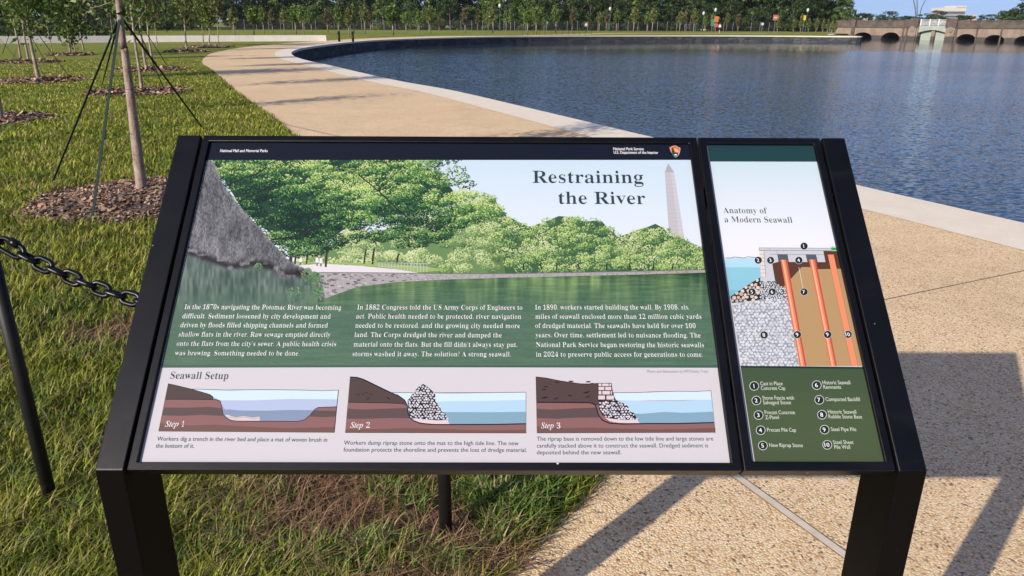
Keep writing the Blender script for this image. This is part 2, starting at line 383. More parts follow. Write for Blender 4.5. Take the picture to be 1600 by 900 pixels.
# ------------------------------------------------------------------ grass blades
def grass(name, N, r0, r1, a0, a1, dens_pow, hscale, mask, label_kind=True):
    u = rng.random(N); rr = r0 * (r1 / r0) ** u if dens_pow == 2 else np.sqrt(r0 ** 2 + u * (r1 ** 2 - r0 ** 2))
    th = a0 + rng.random(N) * (a1 - a0)
    P = np.stack([rr * np.sin(th), rr * np.cos(th)], 1)
    P = P[mask(P)]; n = len(P); d = np.linalg.norm(P, axis=1)
    # clumps
    ck = np.sin(P[:, 0] * 9.1 + 3 * np.sin(P[:, 1] * 5.3)) * np.cos(P[:, 1] * 8.3 + 2.2 * np.sin(P[:, 0] * 6.1))
    ck2 = np.sin(P[:, 0] * 2.3 + 2 * np.sin(P[:, 1] * 1.7)) * np.cos(P[:, 1] * 2.9 + np.sin(P[:, 0] * 3.1))
    pc = np.array([[-.44, 2.04, .42, .19], [-.70, 2.2, .26, .14], [-.12, 1.88, .2, .09], [-1.35, 2.5, .14, .1], [-.95, 2.9, .1, .1], [-2.1, 3.6, .22, .14], [-.3, 1.72, .2, .08]])
    dead = np.zeros(n)
    for q in pc: dead = np.maximum(dead, np.exp(-(((P[:, 0] - q[0]) / q[2]) ** 2 + ((P[:, 1] - q[1]) / q[3]) ** 2)))
    isdead = rng.random(n) < np.clip(dead * 1.3 + .11 + .07 * ck2 + .06 * ck, 0, .95)
    hh = (.016 + .050 * rng.random(n) ** 1.5 + .013 * ck + .006 * ck2) * hscale * np.where(isdead, .85 + .5 * (rng.random(n) < .2), 1)
    hh = np.clip(hh, .012, .10) * np.clip(1.25 - d / 40, .35, 1)
    gap = np.sin(P[:, 0] * 41 + 4 * np.sin(P[:, 1] * 23)) * np.sin(P[:, 1] * 37 + 4 * np.sin(P[:, 0] * 19)); keep = (rng.random(n) > dead * .72) & (rng.random(n) > np.clip(-gap * 1.1 - .1, 0, .85) * np.clip(1.6 - d / 5, 0, 1)); P, d, ck, ck2, dead, isdead, hh = P[keep], d[keep], ck[keep], ck2[keep], dead[keep], isdead[keep], hh[keep]; n = len(P)
    lean = (.45 + .75 * rng.random(n)) * np.where(isdead, 1.7 + dead, 1)
    az = rng.random(n) * 2 * np.pi
    wd = (.0016 + .0014 * rng.random(n)) * np.maximum(1, (d / 2.6) ** .85) * np.where(isdead, .8, 1)
    dirx, diry = np.cos(az), np.sin(az); sx, sy = -diry, dirx
    tl = lean * hh
    base = np.zeros((n, 3)); base[:, :2] = P
    def pt(f, zf, wf, sg):
        q = base.copy(); q[:, 0] += dirx * tl * f + sx * wd * wf * sg; q[:, 1] += diry * tl * f + sy * wd * wf * sg; q[:, 2] += hh * zf; return q
    V = np.stack([pt(0, -.05, 1, -1), pt(0, -.05, 1, 1), pt(.32, .62, .8, 1), pt(.32, .62, .8, -1), pt(1, .98, 0, 0)], 1).reshape(-1, 3)
    i = np.arange(n)[:, None] * 5
    F4 = i + np.array([[0, 1, 2, 3]]); F3 = i + np.array([[3, 2, 4]])
    g0 = np.array([.070, .118, .012]); g1 = np.array([.40, .405, .056]); st = np.array([.48, .39, .20]); br = np.array([.27, .15, .09])
    t = np.clip(rng.random(n) ** 1.2 + .22 * ck2 + .12 * ck, 0, 1)[:, None]
    C = g0 * (1 - t) + g1 * t
    tt = np.clip(rng.random(n) - .50 * dead, 0, 1)[:, None]; C = np.where(isdead[:, None], st * tt + br * (1 - tt), C)
    return tag(np_mesh(name, V, [F4, F3], np.concatenate([C, C]), M_BLADE), kind='stuff')
pp_full = np.array([tuple(q) for q in offset(shore, -.3)[:i1]] + [tuple(q) for q in grass_edge[::-1]] + [(-9, -40)])
near_beds = [(-3.5, 6.8, 1.0), (-8.9, 12.6, 1.15), (-9.0, 18.0, 1.3), (-13.2, 21.4, 1.25)]
ge_near = np.array([tuple(q) for q in grass_edge])
edge_shift = np.array([(.03, -.02)])
def gmask(P):
    m = ~inside(P - np.array([.02, -.015]) * (1 + rng.random((len(P), 1))), pp_full) & ~inside(P, np.array(hole))
    for x, y, r in near_beds: m &= ((P[:, 0] - x) ** 2 + (P[:, 1] - y) ** 2) > (r * (.93 + .05 * np.sin(5 * np.arctan2(P[:, 1] - y, P[:, 0] - x)))) ** 2
    m &= rng.random(len(P)) < .9
    return m
grass('grass', 720000, 1.3, 38, R_(-75), R_(12), 2, 1.3, gmask)

def tufts(name, spots):
    P, Hh = [], []
    for x, y, r, nb, hg in spots:
        P.append(np.array([x, y]) + rng.normal(0, r, (nb, 2))); Hh.append(np.full(nb, hg) * (.5 + .6 * rng.random(nb)))
    P = np.concatenate(P); hh = np.concatenate(Hh); n = len(P); az = rng.random(n) * 6.283; lean = (.3 + .9 * rng.random(n)) * hh; wd = .0022 + .0018 * rng.random(n)
    cx_, sy_ = np.cos(az), np.sin(az); base = np.zeros((n, 3)); base[:, :2] = P
    def pt(f, zf, wf, sg): q = base.copy(); q[:, 0] += cx_ * lean * f - sy_ * wd * wf * sg; q[:, 1] += sy_ * lean * f + cx_ * wd * wf * sg; q[:, 2] += hh * zf; return q
    V = np.stack([pt(0, -.05, 1, -1), pt(0, -.05, 1, 1), pt(.3, .62, .85, 1), pt(.3, .62, .85, -1), pt(1, .9, 0, 0)], 1).reshape(-1, 3); i = np.arange(n)[:, None] * 5
    t = rng.random((n, 1)); C = np.array([.045, .095, .012]) * (1 - t) + np.array([.19, .28, .05]) * t; C[rng.random(n) < .12] = (.40, .33, .17)
    return tag(np_mesh(name, V, [i + np.array([[0, 1, 2, 3]]), i + np.array([[3, 2, 4]])], np.concatenate([C, C]), M_BLADE), kind='stuff')
tufts('grass_tufts', [(*G(px, py), r, nb, hg) for px, py, r, nb, hg in ((640, 800, .035, 110, .10), (600, 775, .03, 70, .09), (590, 870, .05, 170, .10), (430, 780, .03, 80, .08), (760, 790, .05, 190, .11), (800, 800, .06, 240, .11), (840, 790, .05, 200, .10), (870, 770, .03, 110, .09), (790, 840, .05, 200, .10), (830, 820, .03, 120, .09), (700, 890, .04, 120, .09), (540, 890, .05, 150, .09), (460, 880, .06, 160, .08), (360, 860, .06, 150, .08), (720, 775, .02, 50, .08), 
    (40, 760, .06, 150, .08), (120, 820, .07, 160, .08), (60, 640, .07, 150, .08), (140, 560, .07, 150, .08), (100, 480, .08, 150, .08), (40, 880, .07, 160, .08))])

# ------------------------------------------------------------------ the information sign
SW, SHT = 1.27, 0.633
B0 = np.array([-.63263, .9595, H - .642907]); TILT, YAW = .76594, .007046
SU = np.array([math.cos(YAW), math.sin(YAW), 0]); _h = np.array([-math.sin(YAW), math.cos(YAW), 0])
SV = math.cos(TILT) * _h + math.sin(TILT) * np.array([0, 0, 1.]); SN = np.cross(SU, SV)
def pan(u, v, h=0): return tuple(B0 + SU * u + SV * v + SN * h)
GH = -.006                                   # the print lies a little below the frame face
sign = empty('information_sign', tuple((B0 + SU * SW / 2)[:2]) + (0,), 'low slanted black framed information sign about restraining the river, on two legs', 'sign')
cth, sth = math.cos(TILT), math.sin(TILT)
for u0, u1 in ((0, .044), (1.226, 1.27)):
    # one bent post: a vertical leg turning into the slanted side rail
    th, dp = .045, .105
    prof = [(0, -B0[2]), (0, 0), (SHT * cth, SHT * sth), (SHT * cth + th * sth, SHT * sth - th * cth)]
    zc = (dp - th * sth) / cth * sth - th * cth        # where the rail's underside meets the leg's back
    prof += [(dp, zc), (dp, -B0[2])]
    A = B0 + SU * u0
    b = MB(); b.extrude([tuple(A + _h * p[0] + np.array([0, 0, p[1]])) for p in prof][::-1], tuple(SU * (u1 - u0)))
    lg = b.build('leg', M_LEG, sign, bevel=.0022); lg.data.materials.append(M_POW)
    for pl_ in lg.data.polygons:
        if pl_.normal.dot(Vector(SN)) > .9: pl_.material_index = 1
def ring(name, o, i, htop, hin, hbot, m):
    (a0, b0, a1, b1), (c0, d0, c1, d1) = o, i
    O = [(a0, b0), (a1, b0), (a1, b1), (a0, b1)]; I = [(c0, d0), (c1, d0), (c1, d1), (c0, d1)]
    vs = [pan(*q, htop) for q in O] + [pan(*q, htop) for q in I] + [pan(*q, hin) for q in I] + [pan(*q, hbot) for q in O]
    fs = []
    for k in range(4):
        j = (k + 1) % 4
        fs += [(k, j, 4 + j, 4 + k), (4 + k, 4 + j, 8 + j, 8 + k), (12 + k, 12 + j, j, k), (8 + k, 8 + j, 12 + j, 12 + k)]
    b = MB(); b.add(vs, fs); return b.build(name, m, sign, bevel=.0016)
fm = ring('frame', (.0488, .0005, .9862, .6325), (.0618, .0130, .9708, .6190), 0, -.012, -.032, M_POW)
fs_ = ring('frame', (.9893, .0005, 1.2215, .6325), (1.0037, .0150, 1.2088, .6182), 0, -.012, -.032, M_POW)
M_PANEL = mat('white_panel', (.385, .372, .395), .5, 0, .15)
def plate(u0, v0, u1, v1):
    b = MB(); b.hexa([pan(u0, v0, GH - .006), pan(u1, v0, GH - .006), pan(u1, v1, GH - .006), pan(u0, v1, GH - .006), pan(u0, v0, GH), pan(u1, v0, GH), pan(u1, v1, GH), pan(u0, v1, GH)])
    return b.build('printed_panel', M_PANEL, sign)
main_panel = plate(.0622, .0134, .9704, .6186)
side_panel = plate(1.0041, .0154, 1.2084, .6178)
b = MB(); b.box((-.01, 0, 0), (0, 0, 0))
# braces under the panels
b = MB()
for vv in (.12, .50): b.hexa([pan(.045, vv, -.045), pan(1.225, vv, -.045), pan(1.225, vv + .04, -.045), pan(.045, vv + .04, -.045), pan(.045, vv, -.034), pan(1.225, vv, -.034), pan(1.225, vv + .04, -.034), pan(.045, vv + .04, -.034)])
b.build('brace', M_POW, sign)

PG = .62
def ink(*c): return tuple(srgb(*c) * PG)
def bow(P):
    c = np.interp(P[:, 1], [0, 250, 577, 727, 748], [0, .7, 3.5, 7, 9])
    return np.stack([P[:, 0], P[:, 1] - c * np.maximum(0, 1 - ((P[:, 0] - 790) / 560) ** 2)], 1)
def on_panel(P, h):
    """points of the printed artwork -> places on the slanted panel"""
    d = rays(bow(np.atleast_2d(np.asarray(P, float)))); s = ((B0 + SN * GH - CAM) @ SN) / (d @ SN)
    return CAM + d * s[:, None] + SN * (np.asarray(h).reshape(-1, 1) if np.ndim(h) else h)
LAY = 5e-6
class Art:
    def __init__(s, tf=None): s.V = []; s.F = []; s.C = []; s.n = 0; s.tf = tf
    def poly(s, pts, col, layer, tf=True):
        P = np.asarray(pts, float)
        if s.tf and tf: P = np.array([s.tf(x, y) for x, y in P])
        W = on_panel(P, .0002 + layer * LAY); s.V += [tuple(q) for q in W]; s.F.append(tuple(range(s.n, s.n + len(W)))); s.n += len(W); s.C.append(col)
    def stroke(s, pts, wd, col, layer, tf=True):
        P = np.asarray(pts, float)
        if s.tf and tf: P = np.array([s.tf(x, y) for x, y in P])
        t = np.gradient(P, axis=0); t /= np.linalg.norm(t, axis=1)[:, None] + 1e-9
        q = np.stack([-t[:, 1], t[:, 0]], 1) * wd / 2
        for i in range(len(P) - 1):
            s.poly([P[i] - q[i], P[i + 1] - q[i + 1], P[i + 1] + q[i + 1], P[i] + q[i]], col, layer, False)
    def grad(s, L, Rr, cols, layer, n=24):
        """vertical gradient between a left and a right line"""
        for k in range(n):
            a, b = k / n, (k + 1) / n
            f = (k + .5) / n * (len(cols) - 1); i = min(int(f), len(cols) - 2); f -= i
            c = tuple(np.array(cols[i]) * (1 - f) + np.array(cols[i + 1]) * f)
            lp = lambda q, t: (q[0][0] + (q[1][0] - q[0][0]) * t, q[0][1] + (q[1][1] - q[0][1]) * t)
            s.poly([lp(L, a), lp(Rr, a), lp(Rr, b), lp(L, b)], c, layer, False)
    def disc(s, x, y, rx, ry, col, layer, n=16, rot=0):
        an = np.arange(n) * 2 * np.pi / n
        ex, ey = rx * np.cos(an), ry * np.sin(an)
        s.poly(np.stack([x + ex * math.cos(rot) - ey * math.sin(rot), y + ex * math.sin(rot) + ey * math.cos(rot)], 1), col, layer, False)
    def quads(s, P, cols, h):
        """P (n,4,2) pixel quads, h (n,) heights"""
        n = len(P); W = on_panel(P.reshape(-1, 2), np.repeat(h, 4))
        s.V += [tuple(q) for q in W]; s.F += [tuple(range(s.n + 4 * i, s.n + 4 * i + 4)) for i in range(n)]; s.n += 4 * n; s.C += [tuple(c) for c in cols]
    def build(s, name, parent):
        b = MB(); b.v = s.V; b.f = s.F; b.c = s.C; return b.build(name, M_INK, parent)

# --- lettering: letter shapes from Blender's own fonts, thinned for the book weight
def bold_serif(t):
    o = ''
    for c in t:
        if 'A' <= c <= 'Z': o += chr(0x1D400 + ord(c) - 65)
        elif 'a' <= c <= 'z': o += chr(0x1D41A + ord(c) - 97)
        elif '0' <= c <= '9': o += chr(0x1D7CE + ord(c) - 48)
        else: o += c
    return o
def ital_serif(t):
    o = ''
    for c in t:
        if c == 'h': o += '\u210e'
        elif 'A' <= c <= 'Z': o += chr(0x1D434 + ord(c) - 65)
        elif 'a' <= c <= 'z': o += chr(0x1D44E + ord(c) - 97)
        elif '0' <= c <= '9': o += chr(0x1D7CE + ord(c) - 48)
        else: o += c
    return o
def glyphs(text, style, thin):
    t = {'serif': bold_serif, 'italic': ital_serif, 'sans': lambda x: x}[style](text)
    cu = bpy.data.curves.new('lettering_tmp', 'FONT'); cu.body = t; cu.size = 1; cu.resolution_u = 3
    ob = bpy.data.objects.new('lettering_tmp', cu); COL.objects.link(ob)
    bpy.context.view_layer.update()
    me = ob.to_mesh(); nv = len(me.vertices); V = np.empty(nv * 3); me.vertices.foreach_get('co', V); V = V.reshape(-1, 3)[:, :2].copy()
    F = [tuple(p.vertices) for p in me.polygons]
    if thin:
        cnt = {}
        for f in F:
            for i in range(len(f)):
                e = (f[i], f[(i + 1) % len(f)])
                if e[::-1] in cnt: del cnt[e[::-1]]
                else: cnt[e] = 1
        Nn = np.zeros_like(V)
        area = sum((V[f[1]][0] - V[f[0]][0]) * (V[f[2]][1] - V[f[0]][1]) - (V[f[1]][1] - V[f[0]][1]) * (V[f[2]][0] - V[f[0]][0]) for f in F)
        sg = 1 if area > 0 else -1
        for a, c in cnt:
            d = V[c] - V[a]; nn = np.array([d[1], -d[0]]) * sg; Nn[a] += nn; Nn[c] += nn
        L = np.linalg.norm(Nn, axis=1); L[L == 0] = 1
        V[:, 0] -= (Nn[:, 0] / L) * thin
    ob.to_mesh_clear(); bpy.data.objects.remove(ob); bpy.data.curves.remove(cu)
    return V, F
CAPH = {}
def letter(art, text, style, p0, p1, cap, col, layer=30, thin=0.0):
    """one line of writing: base line from p0 to p1, capitals cap pixels high"""
    if style not in CAPH: CAPH[style] = glyphs('H', style, 0)[0][:, 1].max()
    V, F = glyphs(text, style, thin)
    W0 = on_panel([p0, p1], .0002 + layer * LAY); wd = np.linalg.norm(W0[1] - W0[0])
    mid_ = ((p0[0] + p1[0]) / 2, (p0[1] + p1[1]) / 2); hp = on_panel([mid_, (mid_[0], mid_[1] - cap)], 0)
    ch = abs((hp[1] - hp[0]) @ SV)
    x0, x1 = V[:, 0].min(), V[:, 0].max()
    sx = wd / (x1 - x0); sy = ch / CAPH[style]
    ex = (W0[1] - W0[0]) / wd
    Q = W0[0] + np.outer((V[:, 0] - x0) * sx, ex) + np.outer(V[:, 1] * sy, SV)
    n = art.n; art.V += [tuple(q) for q in Q]; art.F += [tuple(i + n for i in f) for f in F]; art.n += len(Q); art.C += [col] * len(F)

WHITE = tuple(np.array([.52, .51, .53])); INKD = ink(58, 72, 74)
def vnoise(x, y, sx_, sy_, seed):
    r = np.random.default_rng(seed).random((64, 64)); x = x / sx_; y = y / sy_
    i, j = np.floor(x).astype(int), np.floor(y).astype(int); f, g = x - i, y - j; f = f * f * (3 - 2 * f); g = g * g * (3 - 2 * g)
    q = lambda a_, b_: r[a_ % 64, b_ % 64]
    return (q(i, j) * (1 - f) + q(i + 1, j) * f) * (1 - g) + (q(i, j + 1) * (1 - f) + q(i + 1, j + 1) * f) * g
def paint(art, x0, x1, y0, y1, dx, dy, layer, colour, keep):
    X, Y = np.meshgrid(np.arange(x0, x1, dx), np.arange(y0, y1, dy)); X = X.ravel(); Y = Y.ravel(); k = keep(X + dx / 2, Y + dy / 2); X, Y = X[k], Y[k]
    col = np.clip(colour(X + dx / 2, Y + dy / 2), 0, 255) / 255
    col = np.where(col <= .04045, col / 12.92, ((col + .055) / 1.055) ** 2.4) * PG
    P = np.stack([np.stack([X, Y], 1), np.stack([X, Y + dy], 1), np.stack([X + dx, Y + dy], 1), np.stack([X + dx, Y], 1)], 1)
    art.quads(P, col, np.full(len(X), .0002 + layer * LAY))
# --- photo print
ph = Art()
LFT = ((323.5, 249.5), (251.5, 576)); RGT = ((1081, 249.5), (1122, 578))
def edge_x(e, y): return e[0][0] + (e[1][0] - e[0][0]) * (y - e[0][1]) / (e[1][1] - e[0][1])
def lr(y0, y1): return ((edge_x(LFT, y0), y0), (edge_x(LFT, y1), y1)), ((edge_x(RGT, y0), y0), (edge_x(RGT, y1), y1))
ph.grad(*lr(249, 432), [ink(196, 216, 232), ink(212, 224, 236), ink(224, 228, 238)], 1)
ph.grad(*lr(425, 575), [ink(92, 124, 84), ink(98, 128, 90), ink(76, 106, 88), ink(78, 108, 90), ink(84, 112, 94), ink(86, 114, 98)], 2, 40)
ph.poly([(edge_x(LFT, 571), 571.2), (edge_x(RGT, 575), 571.2 + 1.5), (edge_x(RGT, 579), 577), (edge_x(LFT, 576), 573.6)], ink(70, 96, 88), 14)
# monument
ph.poly([(1044, 256), (1053.4, 270), (1069.6, 376), (1046, 376), (1038.6, 270)], ink(188, 186, 192), 3)
ph.poly([(1044, 256), (1053.4, 270), (1069.6, 376), (1062, 376), (1048, 270)], ink(198, 196, 202), 3.5)
ph.poly([(1044, 256), (1053.4, 270), (1038.6, 270)], ink(168, 168, 176), 4)
for y in np.arange(276, 372, 6.5): ph.stroke([(1039.5 + (y - 270) * .07, y), (1053 + (y - 270) * .155, y)], .5, ink(176, 174, 181), 4.2)
def leafs(cx, cy, rx, ry, n, pal, size=(2.2, 1.2), bright=0.0, hb=10, hr=10, droop=.5):
    a = rng.random(n) * 2 * np.pi; r = np.sqrt(rng.random(n))
    x = cx + rx * r * np.cos(a); y = cy + ry * r * np.sin(a)
    ok = (y > 247) & (x > LFT[0][0] + (y - 249.5) * (LFT[1][0] - LFT[0][0]) / 326.5 + 1.6) & (x < RGT[0][0] + (y - 249.5) * (RGT[1][0] - RGT[0][0]) / 328 - 1.6)
    x, y = x[ok], y[ok]; m = len(x)
    t = np.clip(.5 - .42 * (y - cy) / ry - .15 * (x - cx) / rx + rng.normal(0, .2, m) + bright, 0, .999)
    pal = np.array(pal); f = t * (len(pal) - 1); i = f.astype(int); fr = (f - i)[:, None]
    C = pal[i] * (1 - fr) + pal[np.minimum(i + 1, len(pal) - 1)] * fr
    an = rng.normal(droop, .9, m); L = size[0] * (.6 + .8 * rng.random(m)); Wd = size[1] * (.6 + .8 * rng.random(m))
    dx, dy = np.cos(an) * L, np.sin(an) * L; qx, qy = -np.sin(an) * Wd, np.cos(an) * Wd
    P = np.stack([np.stack([x - dx, y - dy], 1), np.stack([x + qx, y + qy], 1), np.stack([x + dx, y + dy], 1), np.stack([x - qx, y - qy], 1)], 1)
    ph.quads(P, C, .0002 + (hb + rng.random(m) * hr) * LAY)
pal_far = [ink(46, 74, 58), ink(84, 122, 76), ink(128, 164, 92), ink(168, 194, 116), ink(200, 216, 144)]
pal_pale = [ink(82, 116, 80), ink(132, 160, 102), ink(168, 188, 124), ink(196, 210, 150), ink(216, 224, 176)]
pal_can = [ink(22, 44, 40), ink(36, 74, 54), ink(58, 106, 66), ink(98, 146, 78), ink(156, 188, 104), ink(206, 220, 148)]
# bank of trees across the water
far_out = [(762, 306), (776, 318), (791, 338), (806, 346), (826, 356), (840, 352), (862, 344), (873, 339), (895, 341), (914, 348), (928, 346), (941, 348), (952, 360), (966, 372), (982, 366), (998, 360), (1012, 356), (1024, 351), (1037, 358), (1046, 370), (1062, 373), (1076, 380), (1092, 386), (1104, 387), (1106, 425), (762, 432)]
ph.poly(far_out, ink(62, 96, 66), 6)
fo = np.array(far_out[:24])
for row in range(7):
    for x in np.arange(700, 1106, 15):
        xx = x + rng.normal(0, 5); top = np.interp(xx, fo[:, 0], fo[:, 1]); y = top + 6 + (422 - top) * (row / 6.4) + rng.normal(0, 2.5)
        if y > 424: continue
        leafs(xx, y, 11 + 4 * rng.random(), 6.5 + 3 * rng.random(), 95, pal_far if rng.random() < .75 else pal_pale, (1.35, .8), rng.normal(-.06, .1) + .55 * (float(vnoise(np.array([xx]), np.array([y]), 24, 15, 23)[0]) - .5), 8 + row * 2.5, 4, .1)
for x in (818, 846, 870, 905, 948, 985, 1020, 1050):
    ph.stroke([(x, 424), (x + rng.normal(0, 1.5), 414)], 2.2, ink(36, 52, 44), 50)
# shore wall across the water
ph.poly([(500, 427), (600, 428.5), (700, 430), (800, 430), (1000, 426), (1104, 423), (1106, 427.5), (1000, 431), (800, 436), (700, 439), (620, 443), (560, 450), (520, 464), (494, 474)], ink(166, 162, 164), 52)
for i in range(520):
    t = rng.random() ** 1.4; x = 500 + t * 600; yt = np.interp(x, [500, 600, 700, 800, 1000, 1104], [428, 429, 430.5, 431, 427, 424]); yb = np.interp(x, [500, 520, 560, 620, 700, 800, 1000, 1104], [470, 461, 448, 441, 437.5, 434.5, 430, 426.5])
    y = yt + (yb - yt) * rng.random(); c = rng.integers(112, 196); s_ = .5 + 2.0 * max(0, 1 - t * 3)
    ph.poly([(x, y), (x + 1.6 + s_ * 2, y + .2), (x + 1.4 + s_ * 2, y + .6 + s_ * .8), (x + .2, y + .5 + s_ * .7)], ink(c, c - 3, c), 54)
ph.stroke([(500, 427.5), (600, 428.5), (700, 430), (800, 430), (1000, 426), (1104, 423)], 1.2, ink(112, 110, 108), 55)
# reflections on the water
xin = lambda x, y: (x > LFT[0][0] + (y - 249.5) * (LFT[1][0] - LFT[0][0]) / 326.5 + .8) & (x < RGT[0][0] + (y - 249.5) * (RGT[1][0] - RGT[0][0]) / 328 - .8)
def water_col(x, y):
    f = np.clip((y - 430) / 62, 0, 1)[:, None]
    b = vnoise(x, y, 16, 60, 1) * .6 + vnoise(x, y, 5, 40, 2) * .4
    rip = vnoise(x, y, 26, 1.3, 3) - .5
    top = np.array([46, 80, 60.]) + (b[:, None] ** 1.5) * np.array([126, 118, 58.])
    low = np.array([82, 111, 92.]) + (vnoise(x, y, 60, 5, 5)[:, None] - .5) * np.array([10, 10, 8.])
    near = np.clip(1 - (y - 428) / 12, 0, 1)[:, None]
    c = top * (1 - f) + low * f; c = c * (1 - .25 * near) + rip[:, None] * np.array([30, 32, 24.]) * (1 - f * .75)
    return c + np.random.default_rng(4).normal(0, 2.5, (len(x), 1))
yb_ = lambda x: np.interp(x, [480, 494, 520, 560, 620, 700, 800, 1000, 1104], [486, 474, 463, 449, 442, 438, 435, 430, 426.5])
paint(ph, 250, 1122, 426, 571, 2.4, 1.15, 8, water_col, lambda x, y: xin(x, y) & (y > yb_(x) - 1) & ((x > 470) | (y > 515)))
# pale trees behind, bright path, rail, people
ph.poly([(455, 400), (520, 385), (700, 330), (775, 310), (790, 432), (700, 430), (600, 428), (500, 427)], ink(104, 136, 88), 6)
for i in range(70):
    x = 520 + 250 * rng.random(); y = 345 + 70 * rng.random(); leafs(x, y, 13, 9, 80, pal_pale, (1.4, .8), rng.normal(.02, .12), 26, 6, .2)
for i in range(26):
    x = 470 + 190 * rng.random(); y = 398 + 16 * rng.random(); leafs(x, y, 11, 6, 40, pal_pale, (1.6, .9), .1, 28, 5, .2)
ph.poly([(462, 417), (500, 413.5), (560, 417), (620, 423), (655, 428.5), (500, 427.5), (474, 424)], ink(220, 216, 222), 36)
ph.poly([(455, 409.5), (520, 412), (590, 413), (660, 418), (700, 424), (655, 428), (600, 420), (540, 414.5), (455, 413)], ink(150, 176, 104), 35)
for x, y0, y1, wd in ((455, 376, 412, 5), (480, 388, 414, 2.6), (510, 384, 419, 3.4), (570, 392, 414, 2.6), (583, 390, 415, 3), (621, 398, 414, 3), (462, 385, 414, 3)):
    ph.stroke([(x + 2, y0), (x, (y0 + y1) / 2), (x - 1, y1)], wd, ink(66, 58, 54), 37)
ph.stroke([(510, 392), (517, 382)], 2.2, ink(78, 68, 60), 37)
for x, y in ((469.5, 409), (495.5, 410), (501.5, 411)):
    ph.poly([(x - 2, y - 6), (x + 2, y - 6), (x + 2.4, y + 2), (x - 2.4, y + 2)], ink(232, 228, 236), 38); ph.poly([(x - 1.8, y + 2), (x + 1.8, y + 2), (x + 1.2, y + 7), (x - 1.2, y + 7)], ink(120, 118, 124), 38)
    ph.disc(x, y - 7.2, 1.2, 1.4, ink(150, 118, 104), 38, 8)
for x in np.arange(592, 672, 5.0): ph.stroke([(x, 412 + (x - 592) * .025), (x, 426 + (x - 592) * .012)], .8, ink(200, 200, 206), 40)
for y in (412.5, 418): ph.stroke([(592, y), (671, y + 1.6)], .8, ink(190, 190, 196), 40)
# big overhanging canopy
can = [(318, 246), (709, 246), (714, 266), (737, 286), (722, 298), (748, 303), (770, 312), (788, 330), (760, 342), (722, 352), (700, 372), (640, 388), (600, 380), (560, 374), (520, 392), (480, 402), (440, 398), (372, 322), (338, 268)]
ph.poly([(330, 248), (640, 248), (690, 275), (712, 305), (690, 330), (560, 345), (500, 385), (455, 392), (380, 330)], ink(40, 70, 54), 56)
def bright(x, y):
    g = lambda cx, cy, sx, sy: math.exp(-((x - cx) / sx) ** 2 - ((y - cy) / sy) ** 2)
    return -.06 + 1.35 * (-.42 * g(395, 300, 55, 32) - .40 * g(455, 335, 50, 28) - .30 * g(480, 370, 60, 22) - .28 * g(665, 355, 55, 22) - .15 * g(630, 330, 40, 20) + .16 * g(430, 266, 60, 12) + .30 * g(555, 302, 40, 16) + .30 * g(745, 316, 45, 14) + .18 * g(510, 280, 40, 16) + .12 * g(600, 262, 60, 14)) + .5 * (float(vnoise(np.array([x]), np.array([y]), 26, 13, 21)[0]) - .5)
cands = []
canp = np.array(can)
while len(cands) < 520:
    q = np.array([[318 + 475 * rng.random(), 246 + 158 * rng.random()]])
    if inside(q, canp)[0]: cands.append(q[0])
cands.sort(key=lambda q: q[1] + rng.normal(0, 10))
for i, (x, y) in enumerate(cands):
    leafs(x, y, 11 + 7 * rng.random(), 5 + 4 * rng.random(), 80, pal_can, (1.65, .75), bright(x, y) + rng.normal(0, .10), 57 + i * .06, 8, .35)
for pts, wd in (([(352, 292), (378, 280), (402, 272), (416, 262)], 2), ([(374, 316), (402, 302), (432, 288)], 2.2), ([(424, 376), (455, 372), (478, 365), (497, 357)], 2.6), ([(560, 274), (592, 300), (618, 326), (650, 352)], 1.8), ([(470, 318), (490, 332), (505, 345)], 1.4), ([(632, 258), (600, 290), (590, 300)], 1.2)):
    ph.stroke(pts, wd, ink(44, 44, 44), 97)
# old wall at the left
wt = np.array([(300, 249), (321, 249), (329, 250), (336, 258), (346, 284), (360, 306), (384, 334), (404, 356), (425, 380), (446, 404), (460, 414), (482, 424), (500, 428)])
wlow = lambda x: np.interp(x, [270, 288, 300, 330, 360, 392, 420, 440, 466, 486, 500], [388, 396, 402, 413, 425, 420, 424, 436, 436, 441, 446])
def wall_col(x, y):
    yl = wlow(x); d = y - yl
    n = vnoise(x, y, 1.3, 2.6, 11) * .55 + vnoise(x, y, 5, 12, 12) * .27 + vnoise(x, y, 22, 30, 13) * .18
    g = 40 + 104 * n; yt = np.interp(x, wt[:, 0], wt[:, 1]); g = g + 26 * np.exp(-((y - yt) / 5) ** 2) + 22 * np.clip((y - yt) / 120, 0, 1)
    lump = vnoise(x, y, 9, 7, 14); band = np.exp(-((d + 5 + 5 * lump) / 7) ** 2)
    c = np.stack([g, g + 1, g + 7], 1); c = c * (1 - .62 * (band * np.clip((.66 - lump) * 6, 0, 1)))[:, None] + (band * np.clip((lump - .72) * 5, 0, 1))[:, None] * np.array([44, 32, 28.])
    low = np.array([90, 108, 102.]) + (vnoise(x, y, 3, 13, 15) - .5)[:, None] * np.array([46, 48, 44.]) + (vnoise(x, y, 30, 16, 16) - .5)[:, None] * np.array([30, 26, 26.])
    f = np.clip((y - 446) / 50, 0, 1)[:, None]; low = low * (1 - f) + np.array([84, 112, 95.]) * f + (vnoise(x, y, 3, 9, 18) - .5)[:, None] * 14 * (1 - f * .5)
    w_ = 1 / (1 + np.exp(-d / 2.2)); w_ = w_[:, None]
    rs = np.maximum(np.clip((x - 470) / 22, 0, 1) * np.clip((y - 452) / 20, 0, 1), np.clip((y - 492) / 28, 0, 1))[:, None]
    return (c * (1 - w_) + low * w_) * (1 - rs) + water_col(x, y) * rs
